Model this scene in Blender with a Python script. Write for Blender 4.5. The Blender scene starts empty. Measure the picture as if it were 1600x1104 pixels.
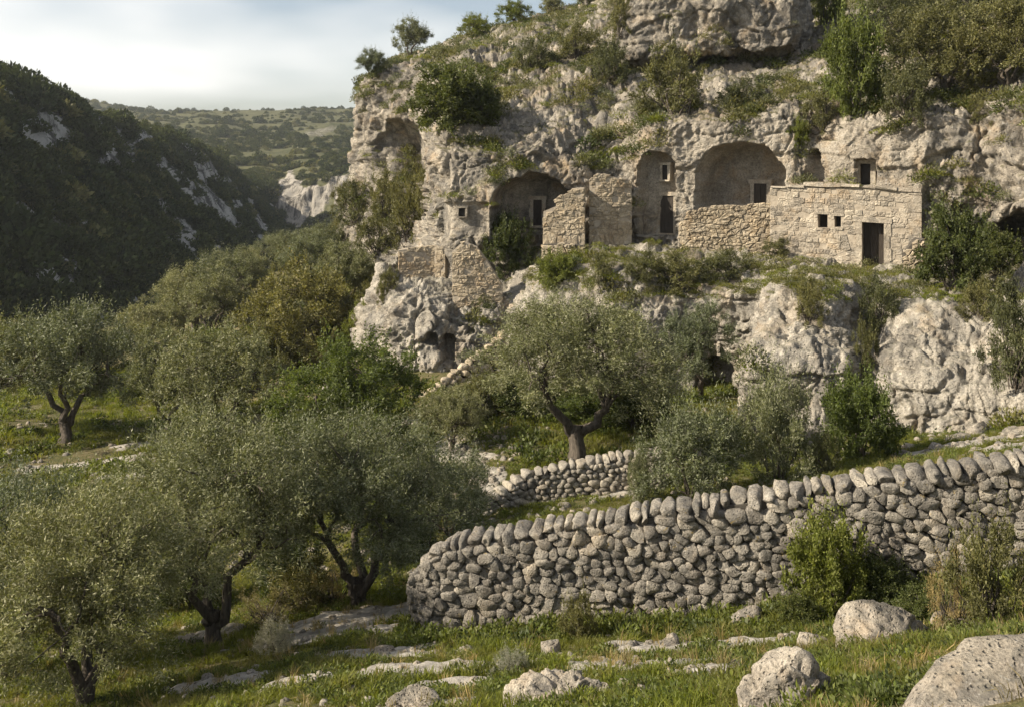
import bpy, math, random
import numpy as np
from mathutils import Vector, Matrix, Euler
from mathutils.bvhtree import BVHTree

R = math.radians
SC = bpy.context.scene
COL = SC.collection
random.seed(7)
F, CX, HY = 1500.0, 800.0, 250.0      # focal length in photo pixels, centre column, horizon row

# ------------------------------------------------------------------ camera
cam_d = bpy.data.cameras.new('camera')
cam = bpy.data.objects.new('camera', cam_d)
COL.objects.link(cam)
cam.location = (0, 0, 0)
cam.rotation_euler = (R(90), 0, 0)
cam_d.sensor_width = 36.0
cam_d.lens = 36.0 * F / 1600.0
cam_d.shift_y = -(552.0 - HY) / 1600.0
cam_d.clip_start = 0.1
cam_d.clip_end = 6000
SC.camera = cam

# ------------------------------------------------------------------ sky, sun, exposure
SUN_EL, SUN_AZ = R(33), R(12)          # sun to the left, a little behind the camera
s_dir = Vector((-math.cos(SUN_EL) * math.cos(SUN_AZ), -math.cos(SUN_EL) * math.sin(SUN_AZ), math.sin(SUN_EL)))
world = bpy.data.worlds.new('World')
SC.world = world
world.use_nodes = True
wn, wl = world.node_tree.nodes, world.node_tree.links
wn.clear()
w_out = wn.new('ShaderNodeOutputWorld')
w_bg = wn.new('ShaderNodeBackground')
w_bg.inputs['Strength'].default_value = 0.066
w_sky = wn.new('ShaderNodeTexSky')
w_sky.sky_type = 'NISHITA'
w_sky.sun_disc = False
w_sky.sun_elevation = SUN_EL
w_sky.sun_rotation = math.atan2(s_dir.x, s_dir.y)
w_sky.air_density = 1.0
w_sky.dust_density = 1.6
w_sky.ozone_density = 1.0
w_tc = wn.new('ShaderNodeTexCoord')
w_map = wn.new('ShaderNodeMapping')
w_map.inputs['Scale'].default_value = (1.2, 1.2, 5.0)
w_map.inputs['Location'].default_value = (3.1, 0.4, 0.05)
w_noise = wn.new('ShaderNodeTexNoise')
w_noise.inputs['Scale'].default_value = 1.35
w_noise.inputs['Detail'].default_value = 3.5
w_noise.inputs['Roughness'].default_value = 0.52
w_noise.inputs['Distortion'].default_value = 0.25
w_ramp = wn.new('ShaderNodeValToRGB')
w_ramp.color_ramp.elements[0].position = 0.46
w_ramp.color_ramp.elements[1].position = 0.68
w_ramp.color_ramp.elements[0].color = (0.17, 0.17, 0.17, 1)
w_ramp.color_ramp.elements[1].color = (1, 1, 1, 1)
w_mix = wn.new('ShaderNodeMixRGB')
w_mix.inputs[2].default_value = (10.2, 9.95, 9.5, 1)
wl.new(w_tc.outputs['Generated'], w_map.inputs['Vector'])
wl.new(w_map.outputs['Vector'], w_noise.inputs['Vector'])
wl.new(w_noise.outputs['Fac'], w_ramp.inputs['Fac'])
wl.new(w_ramp.outputs['Color'], w_mix.inputs[0])
wl.new(w_sky.outputs['Color'], w_mix.inputs[1])
wl.new(w_mix.outputs['Color'], w_bg.inputs['Color'])
wl.new(w_bg.outputs['Background'], w_out.inputs['Surface'])

sun_d = bpy.data.lights.new('sun', 'SUN')
sun_d.energy = 5.0
sun_d.angle = R(0.6)
sun_d.color = (1.0, 0.88, 0.71)
sun = bpy.data.objects.new('sun', sun_d)
COL.objects.link(sun)
sun.rotation_euler = s_dir.to_track_quat('Z', 'Y').to_euler()
sun.location = s_dir * 200

SC.view_settings.view_transform = 'Standard'
SC.view_settings.look = 'None'
SC.view_settings.exposure = 0.93
SC.view_settings.gamma = 1.0
SC.view_settings.use_curve_mapping = False
SC.render.engine = 'CYCLES'
cy = SC.cycles
cy.max_bounces = 6
cy.diffuse_bounces = 3
cy.glossy_bounces = 1
cy.transmission_bounces = 3
cy.transparent_max_bounces = 4
cy.volume_bounces = 0
cy.use_denoising = True
cy.denoising_input_passes = 'RGB_ALBEDO_NORMAL'
cy.use_adaptive_sampling = True
cy.adaptive_threshold = 0.02
cy.sample_clamp_indirect = 5

# ------------------------------------------------------------------ noise in numpy
def _hash(ix, iy, iz, k):
    n = (ix.astype(np.uint32) * np.uint32(374761393) + iy.astype(np.uint32) * np.uint32(668265263)
         + iz.astype(np.uint32) * np.uint32(2147483647) + np.uint32(k * 974634777 & 0xffffffff))
    n = (n ^ (n >> np.uint32(13))) * np.uint32(1274126177)
    n = (n ^ (n >> np.uint32(16))) * np.uint32(2246822519)
    return ((n ^ (n >> np.uint32(15))) & np.uint32(0xffffff)).astype(np.float32) / np.float32(16777216.0)

def vnoise(p, k=0):
    """Gradient noise, about -0.7..0.7."""
    p = np.asarray(p, np.float32)
    i = np.floor(p).astype(np.int32)
    f = p - i
    u = f * f * f * (f * (f * 6 - 15) + 10)
    out = 0
    for dx in (0, 1):
        wx = u[:, 0] if dx else 1 - u[:, 0]
        for dy in (0, 1):
            wy = u[:, 1] if dy else 1 - u[:, 1]
            for dz in (0, 1):
                wz = u[:, 2] if dz else 1 - u[:, 2]
                a, b, c = i[:, 0] + dx, i[:, 1] + dy, i[:, 2] + dz
                h = _hash(a, b, c, k)
                t = h * 6.2831853
                zz = _hash(a, b, c, k + 17) * 2 - 1
                rr = np.sqrt(1 - zz * zz)
                g = rr * np.cos(t) * (f[:, 0] - dx) + rr * np.sin(t) * (f[:, 1] - dy) + zz * (f[:, 2] - dz)
                out = out + wx * wy * wz * g
    return out * 1.5

def fbm(p, octv=4, k=0, rough=0.5):
    p = np.asarray(p, np.float32)
    a, s, out, tot = 1.0, 1.0, 0, 0
    for o in range(octv):
        out = out + a * vnoise(p * s + o * 11.3, k + o)
        tot += a
        a *= rough
        s *= 2.03
    return out / tot

def ridged(p, octv=4, k=0):
    a, s, out, tot = 1.0, 1.0, 0, 0
    for o in range(octv):
        out = out + a * (1 - np.abs(vnoise(np.asarray(p, np.float32) * s + o * 7.7, k + o)) * 2.2)
        tot += a
        a *= 0.5
        s *= 2.1
    return out / tot

def worley(p, k=0):
    """F1, F2 and a random number of the nearest cell."""
    p = np.asarray(p, np.float32)
    i = np.floor(p).astype(np.int32)
    n = len(p)
    f1 = np.full(n, 9, np.float32); f2 = np.full(n, 9, np.float32); cid = np.zeros(n, np.float32)
    for dx in (-1, 0, 1):
        for dy in (-1, 0, 1):
            for dz in (-1, 0, 1):
                a, b, c = i[:, 0] + dx, i[:, 1] + dy, i[:, 2] + dz
                q0, q1, q2 = a + _hash(a, b, c, k), b + _hash(a, b, c, k + 5), c + _hash(a, b, c, k + 9)
                d = np.sqrt((q0 - p[:, 0]) ** 2 + (q1 - p[:, 1]) ** 2 + (q2 - p[:, 2]) ** 2)
                near = d < f1
                f2 = np.where(near, f1, np.minimum(f2, d))
                cid = np.where(near, _hash(a, b, c, k + 23), cid)
                f1 = np.where(near, d, f1)
    return f1, f2, cid

def sstep(a, b, x):
    t = np.clip((x - a) / (b - a), 0, 1)
    return t * t * (3 - 2 * t)

# ------------------------------------------------------------------ helpers
def P(px, py, Y):
    return np.array(((px - CX) / F * Y, Y, (HY - py) / F * Y))

def to_px(v):
    return CX + F * v[:, 0] / v[:, 1], HY - F * v[:, 2] / v[:, 1]

def mesh_np(name, verts, faces, mat=None, smooth=True, face_attr=None, vert_attr=None):
    """Mesh from numpy arrays; every face has the same number of corners."""
    me = bpy.data.meshes.new(name)
    verts = np.asarray(verts, np.float32); faces = np.asarray(faces, np.int32)
    nv, (nf, k) = len(verts), faces.shape
    me.vertices.add(nv); me.vertices.foreach_set('co', verts.ravel())
    me.loops.add(nf * k); me.loops.foreach_set('vertex_index', faces.ravel())
    me.polygons.add(nf)
    me.polygons.foreach_set('loop_start', np.arange(0, nf * k, k, dtype=np.int32))
    me.polygons.foreach_set('use_smooth', np.full(nf, smooth, bool))
    me.update(calc_edges=True)
    for dom, dic in (('FACE', face_attr), ('POINT', vert_attr)):
        for a, val in (dic or {}).items():
            at = me.attributes.new(a, 'FLOAT', dom)
            at.data.foreach_set('value', np.asarray(val, np.float32).ravel())
    if mat: me.materials.append(mat)
    return me

def link(name, me, parent=None, loc=(0, 0, 0), **props):
    o = bpy.data.objects.new(name, me)
    COL.objects.link(o)
    o.location = loc
    if parent is not None: o.parent = parent
    for k, v in props.items():
        if v: o[k] = v
    return o

def thing(name, label, cat, loc=(0, 0, 0), group=None, rz=0.0):
    o = link(name, None, None, loc, label=label, category=cat, group=group)
    o.rotation_euler.z = rz
    o.empty_display_size = 0.3
    return o

class MB:
    """Collects boxes and free quads into one mesh."""
    def __init__(self): self.v, self.f = [], []
    def quad(self, a, b, c, d):
        n = len(self.v); self.v += [tuple(a), tuple(b), tuple(c), tuple(d)]; self.f.append((n, n + 1, n + 2, n + 3))
    def box(self, o, ux, uy, uz, jitter=0.0, rng=None):
        """Box from corner o along three edge vectors."""
        o, ux, uy, uz = (np.array(t, float) for t in (o, ux, uy, uz))
        c = [o, o + ux, o + ux + uy, o + uy, o + uz, o + ux + uz, o + ux + uy + uz, o + uy + uz]
        if jitter: c = [p + rng.uniform(-jitter, jitter, 3) for p in c]
        n = len(self.v); self.v += [tuple(p) for p in c]
        for q in ((0, 3, 2, 1), (4, 5, 6, 7), (0, 1, 5, 4), (1, 2, 6, 5), (2, 3, 7, 6), (3, 0, 4, 7)):
            self.f.append(tuple(n + i for i in q))
    def mesh(self, name, mat, smooth=False): return mesh_np(name, self.v, self.f, mat, smooth)

def ico(sub):
    import bmesh
    bm = bmesh.new()
    bmesh.ops.create_icosphere(bm, subdivisions=sub, radius=1)
    bm.verts.ensure_lookup_table()
    v = np.array([t.co[:] for t in bm.verts]); f = np.array([[t.index for t in q.verts] for q in bm.faces])
    bm.free()
    return v, f
ICO = {k: ico(k) for k in (1, 2, 3, 4, 5, 6)}

# ------------------------------------------------------------------ materials
class NT:
    def __init__(self, name):
        self.m = bpy.data.materials.new(name); self.m.use_nodes = True
        self.n, self.l = self.m.node_tree.nodes, self.m.node_tree.links
        self.n.clear()
        self.out = self.n.new('ShaderNodeOutputMaterial')
    def node(self, t, **kw):
        nd = self.n.new('ShaderNode' + t)
        for k, v in kw.items(): setattr(nd, k, v)
        return nd
    def lk(self, a, b): self.l.new(a, b)
    def put(self, sock, v):
        if hasattr(v, 'is_linked') or isinstance(v, bpy.types.NodeSocket): self.l.new(v, sock)
        else: sock.default_value = v
    def noise(self, vec, scale, detail=4, rough=0.55, dist=0.0):
        nd = self.node('TexNoise'); self.lk(vec, nd.inputs['Vector'])
        nd.inputs['Scale'].default_value = scale; nd.inputs['Detail'].default_value = detail
        nd.inputs['Roughness'].default_value = rough; nd.inputs['Distortion'].default_value = dist
        return nd.outputs['Fac']
    def voro(self, vec, scale, feat='F1'):
        nd = self.node('TexVoronoi', feature=feat); self.lk(vec, nd.inputs['Vector'])
        nd.inputs['Scale'].default_value = scale
        return nd.outputs['Distance']
    def ramp(self, fac, stops):
        nd = self.node('ValToRGB'); cr = nd.color_ramp
        while len(cr.elements) < len(stops): cr.elements.new(0.5)
        for e, (p, c) in zip(cr.elements, stops):
            e.position = p; e.color = (c, c, c, 1) if isinstance(c, (int, float)) else (*c, 1)
        self.lk(fac, nd.inputs['Fac'])
        return nd.outputs['Color']
    def mix(self, fac, a, b, mode='MIX'):
        nd = self.node('MixRGB', blend_type=mode)
        for s, v in zip(nd.inputs, (fac, a, b)):
            self.put(s, v if not isinstance(v, tuple) else (*v, 1))
        return nd.outputs['Color']
    def math(self, op, a, b=0.0):
        nd = self.node('Math', operation=op)
        self.put(nd.inputs[0], a); self.put(nd.inputs[1], b)
        return nd.outputs[0]
    def attr(self, name):
        nd = self.node('Attribute', attribute_name=name); return nd.outputs['Fac']
    def mapped(self, vec, sc):
        nd = self.node('Mapping'); self.lk(vec, nd.inputs['Vector']); nd.inputs['Scale'].default_value = sc
        return nd.outputs['Vector']

def mat_rock(name, lo, mid, hi, sc=1.0, lichen=0.5, ochre=0.3, moss=0.0, bump=0.5, island=False, streak=0.0, paint=None, tones=((0.72, 0.71, 0.70), (0.97, 0.96, 0.94), (1.22, 1.18, 1.1)), grit=(0.66, 1.22), mossy=(0.72, 0.95), pits=0.22, pit_shade=0.0, cut=False):
    """Weathered limestone: mottled tone, dark lichen crust, ochre stains, moss on flat tops, pitted relief."""
    t = NT(name)
    geo = t.node('NewGeometry'); pos = geo.outputs['Position']
    oi = t.node('ObjectInfo')
    big = t.noise(pos, 0.55 * sc, 5, 0.6, 0.4)
    med = t.noise(pos, 3.1 * sc, 6, 0.65)
    fine = t.noise(pos, 17 * sc, 5, 0.7)
    base = t.ramp(t.math('ADD', t.math('MULTIPLY', big, 0.55), t.math('MULTIPLY', med, 0.45)), [(0.33, lo), (0.5, mid), (0.66, hi)])
    base = t.mix(1.0, base, t.ramp(fine, [(0.30, grit[0]), (0.5, 1.0), (0.70, grit[1])]), 'MULTIPLY')
    if cut: clean = t.math('SUBTRACT', 1.0, t.math('MULTIPLY', t.attr('cut'), 0.8))
    if ochre:
        o = t.ramp(t.noise(pos, 0.8 * sc, 5, 0.6, 0.8), [(0.52, 0.0), (0.68, ochre)])
        base = t.mix(o, base, (0.33, 0.215, 0.10))
    if streak:
        st = t.noise(t.mapped(pos, (1.4, 1.4, 0.22)), 1.6 * sc, 5, 0.65, 0.3)
        sf = t.ramp(st, [(0.51, 0.0), (0.65, streak)])
        base = t.mix(t.math('MULTIPLY', sf, clean) if cut else sf, base, (0.075, 0.07, 0.062))
    if lichen:
        lf = t.math('MULTIPLY', t.ramp(t.noise(pos, 1.25 * sc, 7, 0.72, 0.5), [(0.44 if cut else 0.48, 0.0), (0.60, 1.0)]), lichen)
        if cut: lf = t.math('MULTIPLY', lf, clean)
        base = t.mix(lf, base, (0.10, 0.097, 0.09))
        lf2 = t.math('MULTIPLY', t.ramp(t.noise(pos, 6.5 * sc, 5, 0.7), [(0.60, 0.0), (0.68, 1.0)]), lichen * 0.8)
        base = t.mix(lf2, base, (0.42, 0.41, 0.385))
    if paint:
        pf = t.ramp(t.noise(pos, 2.6 * sc, 4, 0.7, 0.5), [(0.64, 0.0), (0.70, paint)])
        base = t.mix(pf, base, (0.36, 0.25, 0.035))
    if moss:
        sep = t.node('SeparateXYZ'); t.lk(geo.outputs['Normal'], sep.inputs[0])
        up = t.ramp(t.math('ADD', sep.outputs['Z'], t.math('MULTIPLY', t.math('SUBTRACT', med, 0.5), 0.9)), [(mossy[0], 0.0), (mossy[1], moss)])
        mcol = t.ramp(t.noise(pos, 2.2 * sc, 4, 0.6), [(0.35, (0.05, 0.05, 0.022)), (0.55, (0.10, 0.095, 0.04)), (0.7, (0.19, 0.16, 0.085))])
        base = t.mix(up, base, mcol)
    if pit_shade:  # darkness of pits put into the colour, shade together with dark lichen
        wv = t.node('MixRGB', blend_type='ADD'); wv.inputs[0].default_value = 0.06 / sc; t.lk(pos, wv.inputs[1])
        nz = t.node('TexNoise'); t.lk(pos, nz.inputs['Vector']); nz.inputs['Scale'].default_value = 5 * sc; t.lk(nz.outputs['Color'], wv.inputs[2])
        sp = t.ramp(t.voro(t.mapped(wv.outputs['Color'], (1, 1, 1.8)), 6.5 * sc), [(0.10, pit_shade), (0.26, 0.0)])
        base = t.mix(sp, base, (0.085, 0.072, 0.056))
    if island:
        rnd = t.ramp(oi.outputs['Random'], [(0.0, tones[0]), (0.5, tones[1]), (1.0, tones[2])])
        base = t.mix(1.0, base, rnd, 'MULTIPLY')
    b = t.node('BsdfPrincipled')
    t.lk(base, b.inputs['Base Color'])
    b.inputs['Roughness'].default_value = 0.92
    b.inputs['Specular IOR Level'].default_value = 0.15
    pit = t.ramp(t.voro(pos, 9 * sc), [(0.0, 0.0), (0.32, 1.0)])
    hgt = t.math('ADD', t.math('MULTIPLY', med, 1.0), t.math('ADD', t.math('MULTIPLY', fine, 0.5), t.math('MULTIPLY', pit, pits)))
    bp = t.node('Bump'); bp.inputs['Strength'].default_value = bump; bp.inputs['Distance'].default_value = 0.12 / sc
    t.lk(hgt, bp.inputs['Height']); t.lk(bp.outputs['Normal'], b.inputs['Normal'])
    t.lk(b.outputs[0], t.out.inputs['Surface'])
    return t.m

def mat_leaf(name, top, under, trans=0.3, var=0.35, warm=(0.16, 0.13, 0.03), rough=0.52, patch=None, spec=0.22):
    t = NT(name)
    geo = t.node('NewGeometry')
    tone = t.attr('tone')
    oi = t.node('ObjectInfo')
    c = t.mix(geo.outputs['Backfacing'], top, under)
    v = t.ramp(tone, [(0.0, 1 - var), (0.5, 1.0), (1.0, 1 + var * 1.3)])
    c = t.mix(1.0, c, v, 'MULTIPLY')
    c = t.mix(t.ramp(tone, [(0.86, 0.0), (1.0, 0.6)]), c, warm)
    c = t.mix(1.0, c, t.ramp(oi.outputs['Random'], [(0.0, (0.72, 0.78, 0.80)), (1.0, (1.28, 1.2, 1.0))]), 'MULTIPLY')
    if patch:
        c = t.mix(t.ramp(t.noise(geo.outputs['Position'], 0.55, 5, 0.65, 0.5), [(0.42, 0.0), (0.62, 0.9)]), c, patch)
    b = t.node('BsdfPrincipled'); t.lk(c, b.inputs['Base Color'])
    b.inputs['Roughness'].default_value = rough
    b.inputs['Specular IOR Level'].default_value = spec
    tr = t.node('BsdfTranslucent')
    t.lk(t.mix(1.0, c, (1.5, 1.5, 0.7), 'MULTIPLY'), tr.inputs['Color'])
    mx = t.node('MixShader'); mx.inputs[0].default_value = trans
    t.lk(b.outputs[0], mx.inputs[1]); t.lk(tr.outputs[0], mx.inputs[2])
    t.lk(mx.outputs[0], t.out.inputs['Surface'])
    return t.m

def mat_simple(name, a, b_, scale=6.0, bump=0.4, rough=0.9, stretch=(1, 1, 1)):
    t = NT(name)
    tc = t.node('TexCoord')
    vec = t.mapped(tc.outputs['Object'], stretch)
    n1 = t.noise(vec, scale, 6, 0.65, 0.3)
    c = t.ramp(n1, [(0.3, a), (0.7, b_)])
    b = t.node('BsdfPrincipled'); t.lk(c, b.inputs['Base Color'])
    b.inputs['Roughness'].default_value = rough; b.inputs['Specular IOR Level'].default_value = 0.2
    bp = t.node('Bump'); bp.inputs['Strength'].default_value = bump; bp.inputs['Distance'].default_value = 0.03
    t.lk(n1, bp.inputs['Height']); t.lk(bp.outputs['Normal'], b.inputs['Normal'])
    t.lk(b.outputs[0], t.out.inputs['Surface'])
    return t.m

M = {}
M['cliff'] = mat_rock('cliff_limestone', (0.17, 0.152, 0.126), (0.315, 0.282, 0.23), (0.46, 0.42, 0.35), 0.8, 0.72, 0.42, 0.85, 1.0, streak=0.72, grit=(0.5, 1.35), cut=True, pits=0.4)
M['bluff'] = mat_rock('bluff_limestone', (0.21, 0.19, 0.16), (0.37, 0.34, 0.285), (0.50, 0.465, 0.40), 0.9, 0.5, 0.35, 0.3, 1.0, streak=0.6, grit=(0.5, 1.35), cut=True, pits=0.4)
M['facade'] = mat_rock('facade_stone', (0.25, 0.222, 0.18), (0.38, 0.34, 0.278), (0.50, 0.455, 0.375), 1.2, 0.5, 0.35, 0.0, 0.8, island=True, grit=(0.55, 1.3), tones=((0.84, 0.82, 0.80), (0.98, 0.97, 0.95), (1.1, 1.08, 1.04)))
M['wall'] = mat_rock('field_stone', (0.165, 0.152, 0.132), (0.265, 0.247, 0.215), (0.39, 0.366, 0.32), 2.2, 0.62, 0.15, 0.0, 1.0, island=True, paint=0.5, grit=(0.4, 1.5), pits=0.5)
M['ruin'] = mat_rock('ruin_stone', (0.26, 0.215, 0.155), (0.38, 0.325, 0.24), (0.48, 0.42, 0.325), 1.5, 0.4, 0.35, 0.0, 0.8, island=True, grit=(0.55, 1.3), tones=((0.84, 0.82, 0.80), (0.98, 0.97, 0.95), (1.1, 1.08, 1.04)))
M['boulder'] = mat_rock('boulder_stone', (0.21, 0.185, 0.15), (0.32, 0.285, 0.235), (0.43, 0.39, 0.325), 2.5, 0.7, 0.3, 0.15, 1.0, grit=(0.5, 1.35), pits=0.8, pit_shade=0.7)
M['mortar'] = mat_simple('earth_mortar', (0.24, 0.205, 0.16), (0.41, 0.36, 0.285), 5, 0.9)
M['gap'] = mat_simple('rubble_core', (0.04, 0.036, 0.03), (0.095, 0.085, 0.07), 8)
M['wood'] = mat_simple('old_wood', (0.022, 0.019, 0.016), (0.06, 0.05, 0.04), 5, 0.4, 0.85, (6, 6, 0.6))
M['dark'] = mat_simple('opening_shade', (0.02, 0.018, 0.016), (0.04, 0.036, 0.03), 3)  # near-black colour standing in for the shade inside window openings
M['bark'] = mat_simple('olive_bark', (0.035, 0.03, 0.025), (0.145, 0.123, 0.098), 7, 1.0, 0.95, (3, 3, 0.7))
M['olive'] = mat_leaf('olive_leaf', (0.112, 0.126, 0.052), (0.21, 0.215, 0.14), 0.18, 0.45, (0.17, 0.155, 0.05))
M['dark_leaf'] = mat_leaf('dark_evergreen_leaf', (0.055, 0.072, 0.02), (0.085, 0.10, 0.04), 0.28, 0.45)
M['green_leaf'] = mat_leaf('green_leaf', (0.10, 0.125, 0.026), (0.13, 0.15, 0.05), 0.38, 0.5, (0.17, 0.16, 0.03))
M['brown_leaf'] = mat_leaf('scrub_leaf', (0.098, 0.10, 0.038), (0.13, 0.13, 0.065), 0.28, 0.5, (0.19, 0.15, 0.06))
M['grass'] = mat_leaf('grass_blade', (0.135, 0.158, 0.026), (0.135, 0.158, 0.028), 0.42, 0.5, (0.30, 0.23, 0.10), patch=(0.15, 0.145, 0.045))
M['dry'] = mat_leaf('dry_stalk', (0.27, 0.215, 0.11), (0.27, 0.215, 0.11), 0.25, 0.45, (0.35, 0.26, 0.14))
M['silver'] = mat_leaf('silver_leaf', (0.23, 0.235, 0.21), (0.27, 0.27, 0.24), 0.2, 0.3, (0.3, 0.28, 0.2))
M['wood_leaf'] = mat_leaf('scrub_wood_leaf', (0.05, 0.062, 0.024), (0.07, 0.082, 0.036), 0.15, 0.6, (0.16, 0.14, 0.06), spec=0.0)
M['pale_wall'] = mat_rock('pale_field_stone', (0.21, 0.192, 0.165), (0.32, 0.297, 0.255), (0.44, 0.41, 0.355), 2.2, 0.5, 0.12, 0.0, 1.0, island=True, grit=(0.5, 1.4))

# ------------------------------------------------------------------ ground: one height field through surveyed points
_pts = [(800,1104,9.5),(400,1104,11.5),(130,1110,13.5),(-150,1150,13),(1100,1104,8.5),(1350,1104,7),(1600,1104,5.5),(1750,1010,6.5),
 (645,985,16),(800,995,15.6),(1000,975,15.2),(1200,960,14.8),(1400,930,14.4),(1600,905,14),(1800,880,13.6),(1400,1000,11),(1000,1040,11.5),(600,1040,13),
 (335,1025,17),(560,945,19),(250,1010,16.5),(480,965,18),(620,905,20.5),(300,905,24),(0,850,26),(100,790,30),(60,742,34),(250,732,33),
 (103,690,38),(0,674,40),(355,704,35),(480,700,34),(560,722,31),(650,762,27),(705,800,24),(200,640,46),(0,630,50),(400,640,44),
 (760,812,22.5),(850,815,21.5),(985,800,22),(1100,790,21.5),(1300,758,20),(1500,722,21),(1650,700,20.5),(1450,733,19.5),(1800,700,18.5),
 (870,790,24),(905,727,27),(820,690,29),(720,692,30),(660,652,33.5),(700,602,37),(780,640,33),(1000,700,28),(1120,625,34),(1250,692,27.5),
 (1345,727,23.5),(1450,692,25.5),(1600,680,24.5),(1750,680,22.5),(560,480,50),(450,480,60),(350,520,62),(250,530,70),(150,545,75),
 (500,560,42),(480,600,40),(420,605,46),(600,420,54),(540,385,62),(480,405,75),(400,435,90),(300,470,100),(200,505,100),(0,545,90),(-200,565,70),
 (-250,700,38),(-300,850,26)]
_ctrl = np.array([P(*t) for t in _pts] + [(0,0,-1.75),(-5,1,-4.2),(7,0,-0.4),(0,4,-3.2),(14,4,0.6),(16,14,-3.0),(-14,8,-8.0),(-1.4,41,-8.6),(6,44,-9),(14,44,-9),
    (26,40,-7.5),(26,25,-5),(30,70,-9),(10,75,-9),(-40,20,-11.5),(-60,40,-13),(-80,80,-15),(-60,128,-22),(-20,128,-17),(20,120,-9),(60,120,-6),(60,40,-4),(45,5,6),(-70,0,-10)])
def _phi(d2): return 0.5 * d2 * np.log(d2 + 1e-9)
_n = len(_ctrl)
_A = np.zeros((_n + 3, _n + 3))
_d2 = ((_ctrl[:, None, :2] - _ctrl[None, :, :2]) ** 2).sum(-1)
_A[:_n, :_n] = _phi(_d2) + np.eye(_n) * 6.0
_A[:_n, _n] = _A[_n, :_n] = 1
_A[:_n, _n + 1:] = _ctrl[:, :2]; _A[_n + 1:, :_n] = _ctrl[:, :2].T
_w = np.linalg.solve(_A, np.concatenate([_ctrl[:, 2], np.zeros(3)]))

def ground_base(x, y):
    out = _w[_n] + _w[_n + 1] * x + _w[_n + 2] * y
    for i in range(_n):
        out = out + _w[i] * _phi((x - _ctrl[i, 0]) ** 2 + (y - _ctrl[i, 1]) ** 2)
    return out

# flat limestone showing through the turf: (px, py, Y, half width m, half depth m)
SLABS = [(565,962,17.6,1.7,0.75),(520,985,16.6,1.2,0.5),(640,1045,12.6,1.0,0.45),(1010,1050,11.2,0.9,0.5),(660,1090,10.2,0.8,0.5),(800,1045,12.2,0.6,0.35),
         (1060,1018,13.0,1.0,0.35),(1180,1005,12.6,0.7,0.3),(730,735,27.5,0.45,1.6),(765,752,26.3,0.45,1.2),(700,700,29.5,0.6,1.6),(1500,700,24.0,1.6,0.7),(1580,715,22.5,1.0,0.5),
         (440,1010,16.2,0.9,0.4),(1530,745,20.5,0.8,0.3),(1170,812,19.0,0.6,0.3),(1000,805,21.4,0.5,0.2),(180,720,35,1.2,0.7),(215,690,37,1.0,0.6),(60,735,34.5,0.8,0.5),(560,1005,14.5,1.0,0.35),(700,1062,11.5,0.7,0.3),(930,1030,11.8,0.6,0.3),(1100,1062,10.2,0.6,0.3),(350,1062,13.6,0.8,0.35),(1000,1000,13.6,0.7,0.22),(470,1060,12.6,0.6,0.3),(620,1010,14.2,0.9,0.25)]

def ground_rocky(x, y):
    p = np.stack([x * 0.8, y * 0.8, np.zeros_like(x)], 1)
    wob = fbm(p * 1.6, 4, 3)
    r = sstep(0.30, 0.46, fbm(p * 0.55, 4, 31) + 0.35 * wob) * 0.85
    for (px, py, Y, a, b) in SLABS:
        cx = (px - CX) / F * Y
        q = np.sqrt(((x - cx) / a) ** 2 + ((y - Y) / b) ** 2) + wob * 0.9
        r = np.maximum(r, 1 - sstep(0.75, 1.1, q))
    return r

def ground_height(x, y, detail=True):
    x = np.atleast_1d(np.asarray(x, float)); y = np.atleast_1d(np.asarray(y, float))
    z = ground_base(x, y)
    p = np.stack([x, y, np.zeros_like(x)], 1)
    z = z + 0.12 * fbm(p / 1.9, 4, 2) + 0.3 * fbm(p / 7.0, 2, 5) * sstep(18, 40, y)
    if detail:
        r = ground_rocky(x, y)
        z = z + r * (0.05 + 0.09 * np.maximum(0, ridged(p * 1.3, 3, 8) - 0.45) + 0.05 * fbm(p * 4, 3, 12))
    return z

def gz(x, y): return float(ground_height(x, y, False)[0])

def axis(*segs):
    out = []
    for a, b, st in segs: out += list(np.arange(a, b, st))
    return np.array(out + [segs[-1][1]])

def grid_faces(nu, nv):
    i = np.arange(nu * nv).reshape(nv, nu)
    return np.stack([i[:-1, :-1].ravel(), i[:-1, 1:].ravel(), i[1:, 1:].ravel(), i[1:, :-1].ravel()], 1)

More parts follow.
